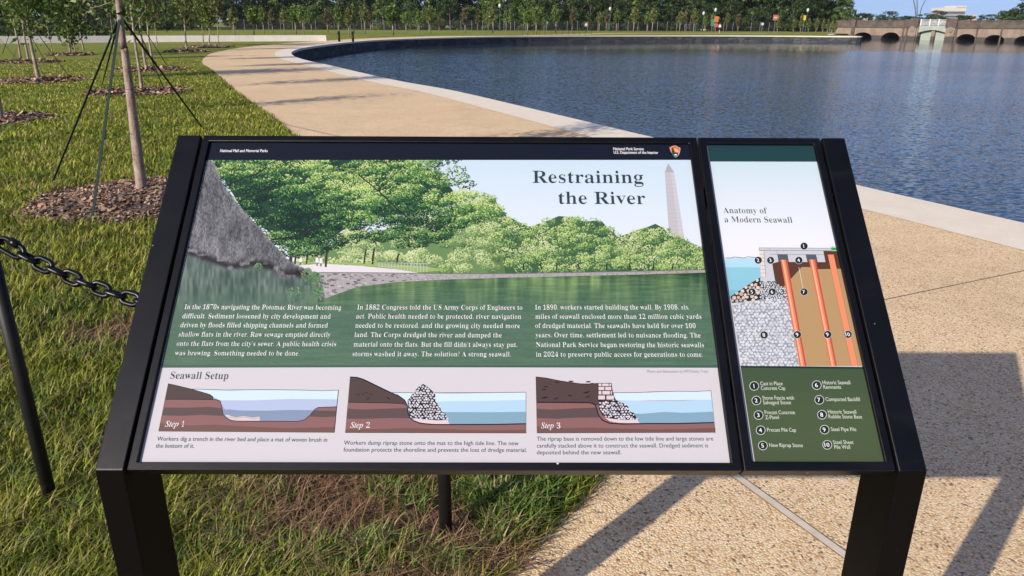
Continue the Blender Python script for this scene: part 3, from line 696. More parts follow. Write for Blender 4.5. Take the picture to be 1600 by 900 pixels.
paint(ph, 250, 502, 249, 522, 1.5, 1.5, 100, wall_col, lambda x, y: xin(x, y) & (y > np.interp(x, wt[:, 0], wt[:, 1])) & (x < 500 - np.clip(y - 500, 0, 99) * .02 - 3 * vnoise(x, y, 4, 4, 17)) & ((x < 488) | (y > 436)))
for i in range(6):
    leafs(*[(404, 419), (480, 434), (462, 462), (496, 446), (500, 462), (490, 436)][i], *[(7, 6), (9, 14), (14, 12), (8, 14), (7, 12), (8, 10)][i], [60, 130, 80, 150, 110, 90][i], [ink(52, 88, 66), ink(84, 122, 86), ink(130, 160, 112)], (2.2, .6), 0, 107, 3, .9)
ph.build('photo_print', main_panel)
# header band
hd = Art(); hd.poly([(328, 221), (1078, 221), (1081, 250.6), (322, 250.6)], ink(20, 26, 42), 118); hd.build('header_band', main_panel)

# --- three step drawings
def tf1(x, y): return (240 + .1875 * x, 580 + .1875 * y)
def tf2(x, y): return (530 + .1875 * x, 580 + .1875 * y)
def tf3(x, y): return (825 + .1875 * x, 575 + .1875 * y)
OUT = ink(34, 28, 44); SKYB = ink(206, 226, 242); W1 = ink(176, 208, 232); W2 = ink(128, 164, 186); EARTH = ink(138, 98, 98); EARTH2 = ink(92, 76, 78); EARTH3 = ink(112, 84, 80); MOUND = ink(82, 66, 66)
def stones(a, poly, step, cols, layer, line=ink(28, 28, 38), size=1.0):
    P = [a.tf(*q) for q in poly]; a.poly(P, line, layer, False); P = np.array(P)
    y = P[:, 1].min(); r = 0
    while y < P[:, 1].max() + step:
        x = P[:, 0].min() + (r % 2) * step / 2
        while x < P[:, 0].max() + step:
            qx, qy = x + rng.normal(0, step * .13), y + rng.normal(0, step * .12)
            if inside(np.array([[qx, qy]]), P)[0]:
                n = 8; an = np.arange(n) * 2 * np.pi / n; rr = step * .43 * size * (.72 + .4 * rng.random(n)) * (.8 + .3 * rng.random())
                a.poly(np.stack([qx + rr * np.cos(an), qy + rr * np.sin(an) * .9], 1), cols[rng.integers(len(cols))], layer + 1, False)
            x += step
        y += step * .8; r += 1
PEB = [ink(222, 218, 226), ink(206, 204, 214), ink(190, 188, 200)]
# step 1
a = Art(tf1)
a.poly([(122, 107), (250, 138), (320, 156), (400, 178), (1540, 178), (1506, 536), (42, 503)], EARTH, 1)
a.poly([(494, 220), (496, 243), (520, 246), (556, 258), (568, 300), (580, 370), (605, 402), (650, 424), (720, 430), (900, 433), (1080, 436), (1200, 438), (1260, 424), (1310, 380), (1345, 335), (1372, 322), (1525, 317), (1540, 176), (320, 156)], ink(150, 164, 190), 1.5)
a.poly([(260, 150), (400, 158), (700, 166), (1000, 168), (1540, 176), (1532, 255), (560, 255), (480, 215)], SKYB, 2)
a.poly([(556, 252), (800, 256), (1150, 247), (1300, 250), (1532, 254), (1526, 318), (1370, 322), (1340, 345), (1000, 345), (600, 335), (568, 290)], ink(178, 190, 222), 2.5)
a.poly([(575, 330), (640, 330), (760, 346), (1000, 343), (1140, 340), (1335, 345), (1300, 392), (1262, 425), (1210, 438), (900, 436), (690, 428), (620, 405), (582, 370)], ink(132, 148, 176), 3)
a.poly([(88, 305), (300, 310), (460, 305), (565, 318), (580, 385), (400, 372), (250, 378), (72, 372)], EARTH2, 3)
a.poly([(1335, 348), (1524, 352), (1518, 400), (1420, 405), (1302, 398)], EARTH2, 3)
a.poly([(58, 436), (300, 460), (500, 456), (760, 474), (1100, 494), (1510, 490), (1506, 536), (42, 503)], EARTH3, 3)
a.poly([(122, 107), (180, 120), (250, 138), (320, 156), (400, 180), (470, 202), (494, 220), (496, 243), (300, 240), (98, 237)], MOUND, 4)
a.poly([(595, 378), (620, 374), (650, 388), (690, 398), (740, 388), (770, 390), (820, 402), (884, 394), (886, 428), (690, 426), (630, 410)], ink(214, 198, 196), 5)
a.stroke([(600, 392), (650, 398), (690, 408), (740, 396), (780, 398), (830, 412), (884, 406)], .5, ink(150, 122, 124), 6)
a.stroke([(122, 107), (180, 120), (250, 138), (320, 156), (400, 180), (470, 202), (494, 220), (496, 243)], .9, OUT, 7)
a.stroke([(98, 237), (300, 240), (520, 246), (556, 258), (568, 300), (580, 370), (605, 402), (650, 424), (720, 430), (900, 433), (1080, 436), (1200, 438), (1260, 424), (1310, 380), (1345, 335), (1372, 322), (1525, 317)], 1.1, OUT, 7)
a.stroke([(320, 154), (450, 160), (620, 168), (820, 166), (1000, 168), (1250, 174), (1400, 180), (1540, 176)], .8, OUT, 7)
a.stroke([(1540, 176), (1506, 536)], .9, OUT, 7); a.stroke([(122, 107), (42, 503)], .5, OUT, 7); a.stroke([(42, 503), (1506, 536)], .5, ink(90, 78, 82), 7)
a.build('illustration', main_panel)
# step 2
a = Art(tf2)
a.poly([(92, 66), (150, 66), (300, 140), (430, 200), (1556, 200), (1558, 548), (50, 538)], EARTH, 1)
a.poly([(430, 200), (800, 206), (1050, 206), (1556, 200), (1556, 268), (560, 285), (500, 240)], SKYB, 2)
a.poly([(560, 285), (900, 275), (1250, 272), (1556, 264), (1556, 368), (580, 372)], W1, 2.5)
a.poly([(575, 368), (1000, 368), (1250, 370), (1556, 366), (1556, 468), (800, 472), (660, 456), (592, 420)], W2, 3)
a.poly([(72, 334), (200, 342), (400, 336), (560, 332), (590, 420), (420, 416), (250, 422), (62, 420)], EARTH2, 3)
a.poly([(56, 508), (300, 508), (560, 502), (800, 510), (1200, 524), (1558, 520), (1558, 548), (50, 538)], EARTH3, 3)
a.poly([(92, 66), (150, 70), (200, 86), (300, 136), (400, 186), (500, 232), (545, 265), (556, 296), (400, 288), (78, 280)], MOUND, 4)
for i in range(9): a.disc(*tf2(110 + 380 * rng.random() ** 1.4, 190 + 70 * rng.random()), 3.2, .8, ink(54, 42, 46), 5, 8, .3)
a.poly([(600, 430), (660, 412), (740, 432), (830, 440), (905, 436), (918, 470), (760, 468), (660, 452)], ink(222, 202, 204), 5)
stones(a, [(590, 410), (575, 330), (570, 268), (600, 228), (640, 175), (672, 142), (700, 128), (730, 145), (768, 180), (800, 215), (802, 280), (838, 312), (850, 360), (885, 380), (905, 425), (860, 436), (760, 432), (660, 425)], 4.6, PEB, 6)
a.stroke([(92, 66), (150, 70), (200, 86), (300, 136), (400, 186), (500, 232), (545, 265), (566, 310), (574, 370), (588, 412), (620, 440), (680, 464), (800, 474), (1100, 474), (1300, 474), (1556, 468)], 1.9, OUT, 8)
a.stroke([(78, 280), (400, 288), (530, 294), (558, 306)], 1.1, OUT, 8)
a.stroke([(430, 200), (700, 203), (950, 206), (1250, 203), (1556, 199)], .8, OUT, 5.5)
a.stroke([(1556, 199), (1558, 548), (50, 538), (92, 66)], .6, OUT, 8)
a.build('illustration', main_panel)
# step 3
a = Art(tf3)
a.poly([(66, 94), (1524, 205), (1562, 558), (74, 574)], EARTH, 1)
a.poly([(66, 90), (1524, 90), (1524, 210), (700, 228), (585, 150), (440, 150), (300, 130), (66, 94)], tuple(np.array(M_PANEL.node_tree.nodes['Principled BSDF'].inputs['Base Color'].default_value)[:3]), 1.4)
a.poly([(700, 228), (1000, 224), (1250, 213), (1524, 206), (1532, 282), (1150, 290), (740, 298)], SKYB, 2)
a.poly([(740, 292), (1000, 296), (1300, 290), (1532, 280), (1544, 385), (900, 408), (800, 380)], W1, 2.5)
a.poly([(800, 400), (950, 406), (1130, 388), (1300, 395), (1543, 382), (1552, 478), (900, 490), (700, 480)], W2, 3)
a.poly([(72, 366), (200, 374), (400, 362), (570, 355), (590, 440), (400, 442), (250, 452), (74, 446)], EARTH2, 3)
a.poly([(74, 516), (300, 530), (560, 526), (760, 532), (1100, 538), (1560, 520), (1562, 558), (74, 574)], EARTH3, 3)
a.poly([(66, 94), (150, 104), (240, 122), (360, 146), (490, 156), (585, 148), (586, 340), (520, 314), (72, 312)], MOUND, 4)
for i in range(13): a.disc(*tf3(95 + 460 * rng.random(), 130 + 160 * rng.random()), 4.2, 1.2, ink(48, 38, 46), 5, 8, .15 * rng.normal())
a.poly([(640, 440), (700, 450), (800, 462), (910, 456), (930, 484), (760, 484), (680, 470)], ink(222, 202, 204), 5)
stones(a, [(588, 300), (740, 292), (800, 320), (835, 345), (845, 385), (885, 400), (908, 450), (860, 458), (760, 452), (680, 445), (620, 420), (590, 370)], 4.6, PEB, 6)
a.poly([(582, 146), (696, 144), (704, 205), (728, 288), (582, 300)], OUT, 7)
rows = [(150, 172, [(588, 612), (618, 672), (678, 692)]), (178, 206, [(588, 636), (644, 694)]), (213, 243, [(588, 612), (620, 684), (690, 700)]), (252, 286, [(586, 642), (654, 716)])]
for y0, y1, cs in rows:
    for x0, x1 in cs: a.poly([(x0, y0), (x1, y0), (x1, y1), (x0, y1)], ink(216, 200, 202), 8)
a.stroke([(66, 94), (150, 104), (240, 122), (360, 146), (490, 156), (585, 148)], .9, OUT, 9)
a.stroke([(72, 312), (300, 312), (520, 314), (560, 332), (574, 370), (588, 420), (620, 462), (680, 488), (800, 494), (1000, 488), (1250, 486), (1550, 474)], 1.9, OUT, 9)
a.stroke([(705, 228), (900, 226), (1050, 218), (1250, 212), (1400, 212), (1524, 205)], .8, OUT, 5.5)
a.stroke([(1524, 205), (1562, 558), (74, 574), (66, 94)], .6, OUT, 9)
a.build('illustration', main_panel)
# --- writing on the main panel
tx = Art()
cols3 = [
    ("In the 1870s navigating the Potomac River was becoming", 288, 483.7, 533, 486.5), ("difficult. Sediment loosened by city development and", 285, 498, 516.5, 500.3),
    ("driven by floods filled shipping channels and formed", 282, 512, 512, 514.4), ("shallow flats in the river. Raw sewage emptied directly", 279, 526.5, 516.5, 529),
    ("onto the flats from the city’s sewer. A public health crisis", 276, 541, 525, 543.7), ("was brewing. Something needed to be done.", 273, 555.7, 467.5, 558),
    ("In 1882 Congress told the US Army Corps of Engineers to", 558, 486, 816, 487), ("act. Public health needed to be protected, river navigation", 556.5, 500.2, 814.5, 501.3),
    ("needed to be restored, and the growing city needed more", 555, 514.7, 812.5, 515.8), ("land. The Corps dredged the river and dumped the", 553.7, 529.2, 784, 530.5),
    ("material onto the flats. But the fill didn’t always stay put,", 552.5, 544.3, 808, 545.6), ("storms washed it away. The solution? A strong seawall.", 550.7, 559.4, 798, 560.6),
    ("In 1890, workers started building the wall. By 1908, six", 836, 486.7, 1076, 485.7), ("miles of seawall enclosed more than 12 million cubic yards", 836.5, 501.1, 1096, 500.4),
    ("of dredged material. The seawalls have held for over 100", 836.5, 515.6, 1087, 515), ("years. Over time, settlement led to nuisance flooding. The", 836.7, 530.2, 1095, 529.8),
    ("National Park Service began restoring the historic seawalls", 837.5, 545.5, 1100, 545), ("in 2024 to preserve public access for generations to come.", 837.5, 560.7, 1098, 560)]
for t, x0, y0, x1, y1 in cols3: letter(tx, t, 'serif', (x0, y0), (x1, y1), 7.3, tuple(np.array(WHITE) * 1.1), 120, .031)
letter(tx, "Restraining", 'serif', (832, 287), (1005.5, 287.2), 19, ink(44, 66, 72), 120, .017)
letter(tx, "the River", 'serif', (872.5, 320), (1008.5, 320.3), 19, ink(44, 66, 72), 120, .017)
letter(tx, "Seawall Setup", 'serif', (265.5, 592.3), (356, 594), 11, ink(66, 74, 80), 20, .018)
for t, x0, y0, x1, y1, xd in (("1", 257.5, 667.3, 278.3, 667.7, (283.4, 287.2)), ("2", 547.3, 673, 567, 673.3, (571.8, 577.6)), ("3", 845.5, 675, 865.2, 674.9, (870, 875.6))):
    letter(tx, "Step", 'italic', (x0, y0), (x1, y1), 9, WHITE, 30, -.006); letter(tx, t, 'serif', (xd[0], y1 + .1), (xd[1], y1 + .1), 8.6, WHITE, 30, .028)
for t, x0, y0, x1, y1 in (("Workers dig a trench in the river bed and place a mat of woven brush in", 245, 689, 511, 695), ("the bottom of it.", 243, 700, 303, 701.4),
                          ("Workers dump riprap stone onto the mat to the high tide line. The new", 537, 700, 810, 702.2), ("foundation protects the shoreline and prevents the loss of dredge material.", 536.5, 711, 823, 713),
                          ("The riprap base is removed down to the low tide line and large stones are", 838.7, 695, 1114.5, 692.5), ("carefully stacked above it to construct the seawall. Dredged sediment is", 838.7, 706, 1106.7, 703.6), ("deposited behind the new seawall.", 838.7, 716.8, 971, 716)):
    letter(tx, t, 'sans', (x0, y0), (x1, y1), 6.6, ink(72, 80, 82), 20, 0)
letter(tx, "Photo and illustrations by NPS/Hailey Trejo", 'sans', (1011.5, 585.6), (1106.7, 585), 4.6, ink(150, 150, 158), 20, .004)
letter(tx, "National Mall and Memorial Parks", 'sans', (344, 238.2), (418, 238.4), 4.4, tuple(np.array(WHITE) * 1.2), 122, -.006)
letter(tx, "National Park Service", 'sans', (958.3, 235.6), (1006, 235.8), 4.4, tuple(np.array(WHITE) * 1.2), 122, -.006)
letter(tx, "U.S. Department of the Interior", 'sans', (959, 241.2), (1028.5, 241.5), 4.4, tuple(np.array(WHITE) * 1.2), 122, -.006)
tx.build('lettering', main_panel)
# --- arrowhead emblem
def tfe(x, y): return (1030 + .04 * x, 220 + .04 * y)
a = Art(tfe)
a.poly([(400, 285), (440, 268), (500, 232), (600, 212), (690, 226), (730, 275), (770, 280), (815, 300), (822, 360), (800, 480), (760, 570), (700, 640), (650, 672), (590, 640), (520, 550), (450, 430), (415, 350)], ink(206, 200, 196), 122)
a.poly([(418, 298), (500, 250), (600, 228), (690, 240), (722, 290), (800, 310), (808, 360), (785, 470), (740, 520), (520, 520), (455, 400)], ink(222, 106, 58), 123)
a.poly([(570, 340), (660, 320), (740, 380), (770, 440), (740, 480), (620, 450)], ink(240, 176, 128), 124)
a.poly([(620, 465), (700, 462), (720, 490), (640, 495)], ink(176, 78, 54), 125)
a.poly([(500, 300), (525, 290), (575, 400), (600, 490), (520, 500), (490, 470)], ink(34, 58, 44), 125)
a.poly([(490, 500), (600, 480), (760, 520), (720, 600), (650, 655), (590, 625), (520, 540)], ink(24, 70, 68), 124)
a.disc(*tfe(640, 570), 2.1, 1.1, ink(226, 244, 244), 126, 12)
a.build('emblem', main_panel)

# --- side panel
def tfs(x, y): return (1125 + .125 * x, 375 + .125 * y)
def tfl(x, y): return (1135 + .1375 * x, 470 + .1375 * y)
sd = Art(tfs)
def sx(y, side):   # the side panel's printed edges
    return 1106.5 + (y - 226) * (1180.3 - 1106.5) / 499.5 if side < 0 else 1271.5 + (y - 226) * (1382 - 1271.5) / 497
def slr(y0, y1): return ((sx(y0, -1) - 1, y0), (sx(y1, -1) - 1, y1)), ((sx(y0, 1), y0), (sx(y1, 1), y1))
sd.grad(*slr(222, 253), [ink(30, 62, 70), ink(34, 66, 68)], 1, 2)
sd.grad(*slr(253, 440), [ink(196, 216, 228), ink(214, 224, 234), ink(228, 230, 238), ink(228, 228, 236)], 1, 24)
sd.grad(*slr(404, 420), [ink(176, 214, 232), ink(170, 212, 230)], 2, 2)
sd.grad(*slr(419, 475), [ink(140, 196, 216), ink(134, 190, 212)], 2.5, 3)
sd.grad(*slr(455, 475), [ink(120, 184, 206), ink(116, 180, 202)], 3, 2)
def inv0(x, y): q = tfl(x, y); return ((q[0] - 1125) / .125, (q[1] - 375) / .125)
G1 = ink(196, 198, 206); G2 = ink(176, 180, 190); GL = ink(96, 98, 108); BRN = ink(88, 58, 46); TAN = ink(178, 146, 104)
sd.poly([(650, 300), (1300, 140), (1475, 140), (1530, 380), (1600, 700), (1640, 800), (840, 800), (760, 600), (690, 520)], BRN, 4)
sd.poly([inv0(700, -20), inv0(1390, -20), inv0(1546, 742), inv0(830, 750)], TAN, 4.5)
sd.poly([(820, 810), (780, 610), (1020, 345), (1130, 345), (1150, 372), (1522, 362), (1640, 820)], TAN, 5)
sd.poly([(488, 106), (1390, 106), (1390, 136), (488, 138)], G1, 8); sd.stroke([(488, 106), (1390, 106)], .6, GL, 9); sd.stroke([(488, 138), (1390, 136)], .6, GL, 9); sd.stroke([(488, 106), (488, 138)], .6, GL, 9); sd.stroke([(618, 106), (620, 137)], .4, GL, 9)
sd.poly([(550, 139), (1290, 138), (1318, 280), (650, 282), (684, 522), (512, 520), (508, 470), (572, 474)], G1, 7)
sd.stroke([(620, 186), (1300, 186)], .5, GL, 9); sd.stroke([(708, 140), (716, 186)], .5, GL, 9)
sd.poly([(716, 188), (845, 188), (860, 282), (730, 282)], ink(88, 90, 100), 8); sd.poly([(1070, 188), (1200, 188), (1222, 282), (1092, 282)], ink(88, 90, 100), 8)
sd.poly([(490, 140), (546, 140), (570, 472), (512, 474)], ink(222, 212, 206), 8)
for k in range(7): y = 140 + k * 47; sd.stroke([(490 + k * 3.4, y), (548 + k * 3.4, y)], .5, GL, 9)
sd.stroke([(548, 140), (572, 474), (508, 470)], .6, GL, 9)
def pipe(x0, y0, x1, y1, wd):
    for f0, f1, c in ((0, .22, ink(216, 112, 84)), (.22, .5, ink(244, 176, 140)), (.5, .75, ink(226, 128, 96)), (.75, 1, ink(186, 84, 66))):
        sd.poly([(x0 + wd * f0, y0), (x0 + wd * f1, y0), (x1 + wd * f1 * 1.02, y1), (x1 + wd * f0 * 1.02, y1)], c, 12)
def inv(px, py): return ((px - 1125) / .125, (py - 375) / .125)
e1 = inv(*tfl(832, 748)); e2 = inv(*tfl(1178, 745))
pipe(755, 255, e1[0], e1[1], 84); pipe(1112, 250, e2[0], e2[1], 84)
q0, q1 = inv(*tfl(1420, 742)), inv(*tfl(1494, 742))
sd.poly([(1345, 186), (1420, 186), q1, q0], ink(232, 142, 104), 12); sd.stroke([(1345, 186), q0], .4, GL, 13); sd.stroke([(1420, 186), q1], .4, GL, 13)
sd.poly([(1388, 98), (1465, 98), (1470, 134), (1390, 134)], ink(20, 170, 86), 10)
for x in range(1385, 1465, 12): sd.stroke([(x, 100), (x + rng.normal(0, 6), 84)], .5, ink(20, 130, 70), 10)
sd.stroke([(75, 232), (130, 236), (180, 222), (230, 228), (300, 234), (350, 218), (410, 226), (490, 222)], .8, ink(50, 60, 70), 9)
stones(sd, [(500, 478), (500, 760), (150, 800), (130, 720), (250, 640), (400, 540)], 6.5, [ink(206, 188, 178), ink(190, 170, 160), ink(220, 204, 194)], 9, ink(52, 44, 44), 1.15)
stones(sd, [(500, 525), (690, 525), (760, 590), (820, 620), (845, 750), (495, 750)], 3.6, [ink(214, 216, 222), ink(198, 202, 210)], 9, ink(70, 74, 82), 1.05)
st = inv(*tfl(60, 70)); e = inv(*tfl(180, 768)); f = inv(*tfl(825, 752))
stones(sd, [st, (500, 752), (850, 752), f, e], 5.6, [ink(206, 210, 218), ink(194, 198, 208), ink(214, 218, 224)], 9, ink(150, 154, 164), 1.12)
sd.stroke([(985, 345), (1042, 640)], .5, WHITE, 14)
sd.grad(*slr(573.5, 577.5), [ink(36, 52, 50), ink(36, 52, 50)], 14, 1)
sd.grad(*slr(576.5, 728), [ink(66, 84, 62), ink(74, 90, 62), ink(74, 88, 62)], 15, 8)
BADGE = ink(34, 44, 46)
def badge(px, py, t, r=5.7, rim=False):
    if rim: sd.disc(px, py, r + .9, r * .98 + .9, ink(206, 212, 206), 17, 18); 
    else: sd.disc(px, py, r + .5, r * .98 + .5, ink(200, 206, 208), 17, 18)
    sd.disc(px, py, r, r * .98, BADGE, 18, 18)
    hh_ = r * .95; gv = glyphs(t, 'sans', 0)[0]; wd = (gv[:, 0].max() - gv[:, 0].min()) / CAPH.get('sans', .7) * hh_ * 1.08
    letter(sd, t, 'sans', (px - wd / 2, py + hh_ * .5), (px + wd / 2, py + hh_ * .49), hh_, tuple(np.array(WHITE) * 1.2), 20, -.01)
for x, y, t in ((1050, 82, '1'), (478, 262, '2'), (632, 262, '3'), (985, 260, '4'), (400, 660, '5'), (652, 658, '6'), (1050, 655, '7')): badge(*tfs(x, y), t, 5.6)
for x, y, t in ((428, 400, '8'), (806, 393, '9'), (1150, 388, '9'), (1382, 384, '10')): badge(*tfl(x, y), t, 5.9)
sd.build('diagram', side_panel)
st_ = Art(); sd = st_
leg_l = [(118, 163, '1', ["Cast in Place", "Concrete Cap"], [(182, 156, 405), (188, 203, 432)]), (140, 310, '2', ["Stone Fascia with", "Salvaged Stone"], [(204, 300, 520), (210, 348, 490)]),
         (162, 458, '3', ["Precast Concrete", "Z-Panel"], [(226, 448, 529), (232, 499, 369)]), (183, 612, '4', ["Precast Pile Cap"], [(250, 625, 540)]), (205, 767, '5', ["New Riprap Stone"], [(272, 780, 609)]),
         (746, 147, '6', ["Historic Seawall", "Remnants"], [(808, 138, 1086), (817, 184, 992)]), (772, 295, '7', ["Compacted Backfill"], [(838, 306, 1182)]), (799, 445, '8', ["Historic Seawall", "Rubble Stone Base"], [(862, 432, 1146), (868, 480, 1204)]),
         (825, 595, '9', ["Steel Pipe Pile"], [(892, 608, 1146)]), (852, 748, '10', ["Steel Sheet", "Pile Wall"], [(914, 738, 1118), (926, 787, 1085)])]
for bx, by, t, ls, ps in leg_l:
    k = 230 / 1479; badge(1160 + k * bx, 580 + k * by, t, 6.6, True)
    for s_, (x0, y0, x1) in zip(ls, ps): letter(st_, s_, 'sans', (1160 + k * x0, 580 + k * y0), (1160 + k * x1, 580 + k * (y0 - 4)), 5.9, ink(206, 214, 200), 20, -.004)
st_.build('legend', side_panel)
st_ = Art()
letter(st_, "Anatomy of", 'serif', (1130.3, 334), (1199, 334.3), 9, ink(44, 58, 62), 20, .018)
letter(st_, "a Modern Seawall", 'serif', (1132.5, 348.3), (1238.5, 348.6), 9, ink(44, 58, 62), 20, .018)
st_.build('heading', side_panel)

# ------------------------------------------------------------------ chain, its posts
PL = np.array([*G(82, 790)]); PM = np.array([*G(697, 845)])
for P_, lab in ((PL, 'black chain post in the grass to the left of the sign'), (PM, 'black chain post in worn grass underneath the sign')):
    z1 = .93
    e = empty('chain_post', (P_[0], P_[1], 0), lab, 'post', 'posts carrying the chain')
    b = MB(); b.tube([(P_[0], P_[1], -.1), (P_[0], P_[1], .45), (P_[0], P_[1], z1)], .021, 16); b.build('shaft', M_BLACK, e, True)
    b = MB(); b.tube([(P_[0], P_[1], z1 - .03), (P_[0], P_[1], z1), (P_[0], P_[1], z1 + .02), (P_[0], P_[1], z1 + .03)], [.0225, .025, .022, .010], 16); b.build('cap', M_BLACK, e, True)
L_ = np.linalg.norm(PM - PL); ce = (PM - PL) / L_; cn = np.array([-ce[1], ce[0], 0])
A3 = np.array([PL[0], PL[1], 0])
S_, Z_ = [], []
for px, py in ((72, 416), (113, 435), (153, 450), (195, 464)):
    q = hit_plane(px, py, A3, cn); S_.append((q - A3)[:2] @ ce); Z_.append(q[2])
sm = L_ / 2; Am = np.stack([np.ones(4), (np.array(S_) - sm) ** 2], 1); zz = np.linalg.lstsq(Am, np.array(Z_), rcond=None)[0]
chain = empty('chain', (PL[0], PL[1], 0), 'black iron link chain sagging from the left post behind the sign', 'chain')
cz = lambda s: zz[0] + zz[1] * (s - sm) ** 2
def link_mesh(name, L, Wd, r, nut=False):
    pts = []; h = (L - Wd) / 2; rr = Wd / 2 - r
    for k in range(9): an = -math.pi / 2 + math.pi * k / 8; pts.append((h + rr * math.cos(an), rr * math.sin(an), 0))
    for k in range(9): an = math.pi / 2 + math.pi * k / 8; pts.append((-h + rr * math.cos(an), rr * math.sin(an), 0))
    pts.append(pts[0]); b = MB(); b.tube(pts, r, 8, cap=False)
    if nut: b.tube([(-.014, rr, 0), (.014, rr, 0)], r * 1.75, 6)
    me = bpy.data.meshes.new(name); me.from_pydata(b.v, [], b.f); me.materials.append(M_CHAIN); me.polygons.foreach_set('use_smooth', [True] * len(me.polygons)); return me
lm = link_mesh('link', .073, .050, .0078); qm = link_mesh('quick_link', .099, .050, .0075, True)
s = .02; i = 0
# arc-length steps along the sag
pitch = .0475
while s < L_ - .03:
    sl_ = 2 * zz[1] * (s - sm); q = A3 + np.array([ce[0] * s, ce[1] * s, 0]); q[2] = cz(s)
    t = Vector((ce[0], ce[1], sl_)).normalized(); side = Vector((cn[0], cn[1], 0)).normalized(); up = t.cross(side)
    step = pitch
    if i == 1: me, nm, step = qm, 'quick_link', pitch + .013
    else: me, nm = lm, 'link'
    a_, c_ = (up, side) if i % 2 == 1 else (side, -up)
    # alternate links stand and lie
    o = bpy.data.objects.new(nm, me); COL.objects.link(o); o.parent = chain
    loc = Vector(q) - chain.location
    rot = R_(24) + R_(7) * math.sin(i * 2.3)
    a2 = a_ * math.cos(rot) + c_ * math.sin(rot); c2 = t.cross(a2)
    o.matrix_local = Matrix(((t.x, a2.x, c2.x, loc.x), (t.y, a2.y, c2.y, loc.y), (t.z, a2.z, c2.z, loc.z), (0, 0, 0, 1)))
    if i == 0: step = pitch + .013
    s += step / math.sqrt(1 + sl_ ** 2); i += 1

# ------------------------------------------------------------------ young trees
def leaf_cloud(C, size, pal, jitter, up=.3):
    n = len(C); nrm = rng.normal(0, 1, (n, 3)); nrm[:, 2] += up; nrm /= np.linalg.norm(nrm, axis=1)[:, None]
    a = np.cross(nrm, rng.normal(0, 1, (n, 3))); a /= np.linalg.norm(a, axis=1)[:, None]; bb = np.cross(nrm, a)
    sz = (size * (.6 + .8 * rng.random(n)))[:, None]
    bend = nrm * sz * .18
    V = np.stack([C - a * sz, C + bb * sz * .5 - bend, C + a * sz, C - bb * sz * .5 - bend], 1).reshape(-1, 3)
    F = np.arange(n * 4).reshape(-1, 4)
    pal = np.array(pal); k = rng.random(n) * (len(pal) - 1); i = k.astype(int); f = (k - i)[:, None]
    col = pal[i] * (1 - f) + pal[np.minimum(i + 1, len(pal) - 1)] * f
    return V, F, col * (1 + rng.normal(0, jitter, (n, 1)))
BRG = [(.06, .11, .018), (.11, .18, .03), (.18, .24, .05)]
BRO = [(.08, .11, .03), (.15, .18, .045), (.22, .23, .07)]
GREEN = [(.045, .08, .014), (.085, .14, .024), (.14, .195, .036)]
OLIVE = [(.05, .065, .018), (.10, .12, .03), (.16, .16, .05)]
BROWN = [(.08, .07, .03), (.14, .11, .05), (.17, .14, .06)]
def young_tree(base, top, trunk_pts, r0, crown0, crown_w, nleaf, lsize, pal, label, group, nl=11, straps=(), straph=None, name='young_tree', strapw=.02, leafy=True):
    """trunk_pts: absolute centre line; top: height of the crown tip"""
    e = empty(name, (base[0], base[1], 0), label, 'tree', group)
    P = catmull([np.array(p, float) for p in trunk_pts], 4); n = len(P)
    b = MB(); rad = [r0 * (1.25 if i == 0 else 1) * (1 - .62 * i / (n - 1)) for i in range(n)]
    b.tube(P, rad, 9)
    tip = P[-1]; zb = P[0][2]; ht = tip[2] - zb
    ends = []
    def on_trunk(z): return np.array([np.interp(z, P[:, 2], P[:, j]) for j in range(3)])
    for k in range(nl):
        f = crown0 + (1 - crown0) * (k + .3) / nl * .8
        q = on_trunk(zb + ht * f)
        an = k * 2.4 + rng.random(); L = crown_w * (.75 + .35 * rng.random()) * (1.05 - .45 * (f - crown0) / (1 - crown0)); up = L * (.9 + .8 * rng.random())
        m1 = q + np.array([math.cos(an) * L * .45, math.sin(an) * L * .45, up * .4]); m2 = q + np.array([math.cos(an) * L * .85, math.sin(an) * L * .85, up])
        rr = r0 * .34 * (1 - .5 * f)
        b.tube([q, m1, m2], [rr, rr * .65, rr * .25], 5); ends.append((q, m1, m2))
    ends.append((P[int(n * .7)], P[-2], np.array([tip[0], tip[1], top])))
    tr = b.build('trunk', M_BARK, e, True)
    if leafy:
        per = nleaf // len(ends); C = []
        for q, m1, m2 in ends:
            t = rng.random((per, 1)); c = np.where(t < .4, q + (m1 - q) * t / .4, m1 + (m2 - m1) * (t - .4) / .6) if True else q
            wob = .16 * crown_w + .10 * crown_w * t
            C.append(c + rng.normal(0, 1, (per, 3)) * wob * np.array([1, 1, .9]))
        C = np.concatenate(C); V, F, col = leaf_cloud(C, lsize, pal, .15)
        np_mesh('crown', V, [F], col, M_LEAF, e)
    for g in straps:
        q = on_trunk(straph or 1.5)
        q = Vector(q); g3 = Vector((g[0], g[1], .01)); d = (g3 - q); sd_ = d.cross(Vector((0, 0, 1))).normalized() * strapw / 2; nn = d.cross(sd_).normalized() * .0025
        b = MB(); q = q + d.normalized() * .02
        b.hexa([q - sd_ - nn, g3 - sd_ - nn, g3 + sd_ - nn, q + sd_ - nn, q - sd_ + nn, g3 - sd_ + nn, g3 + sd_ + nn, q + sd_ + nn]); b.build('guy_strap', M_STRAP, e)
    return e
def up_from(px, py, base, px2, py2):
    """point above the base seen at a pixel, standing at the base's depth"""
    d = rays((px2, py2))[0]; q = CAM + d * (base[1] / d[1]); return q
M_MULCH = noisy('mulch_soil', (.05, .035, .028), (.11, .08, .06), 20, .95)
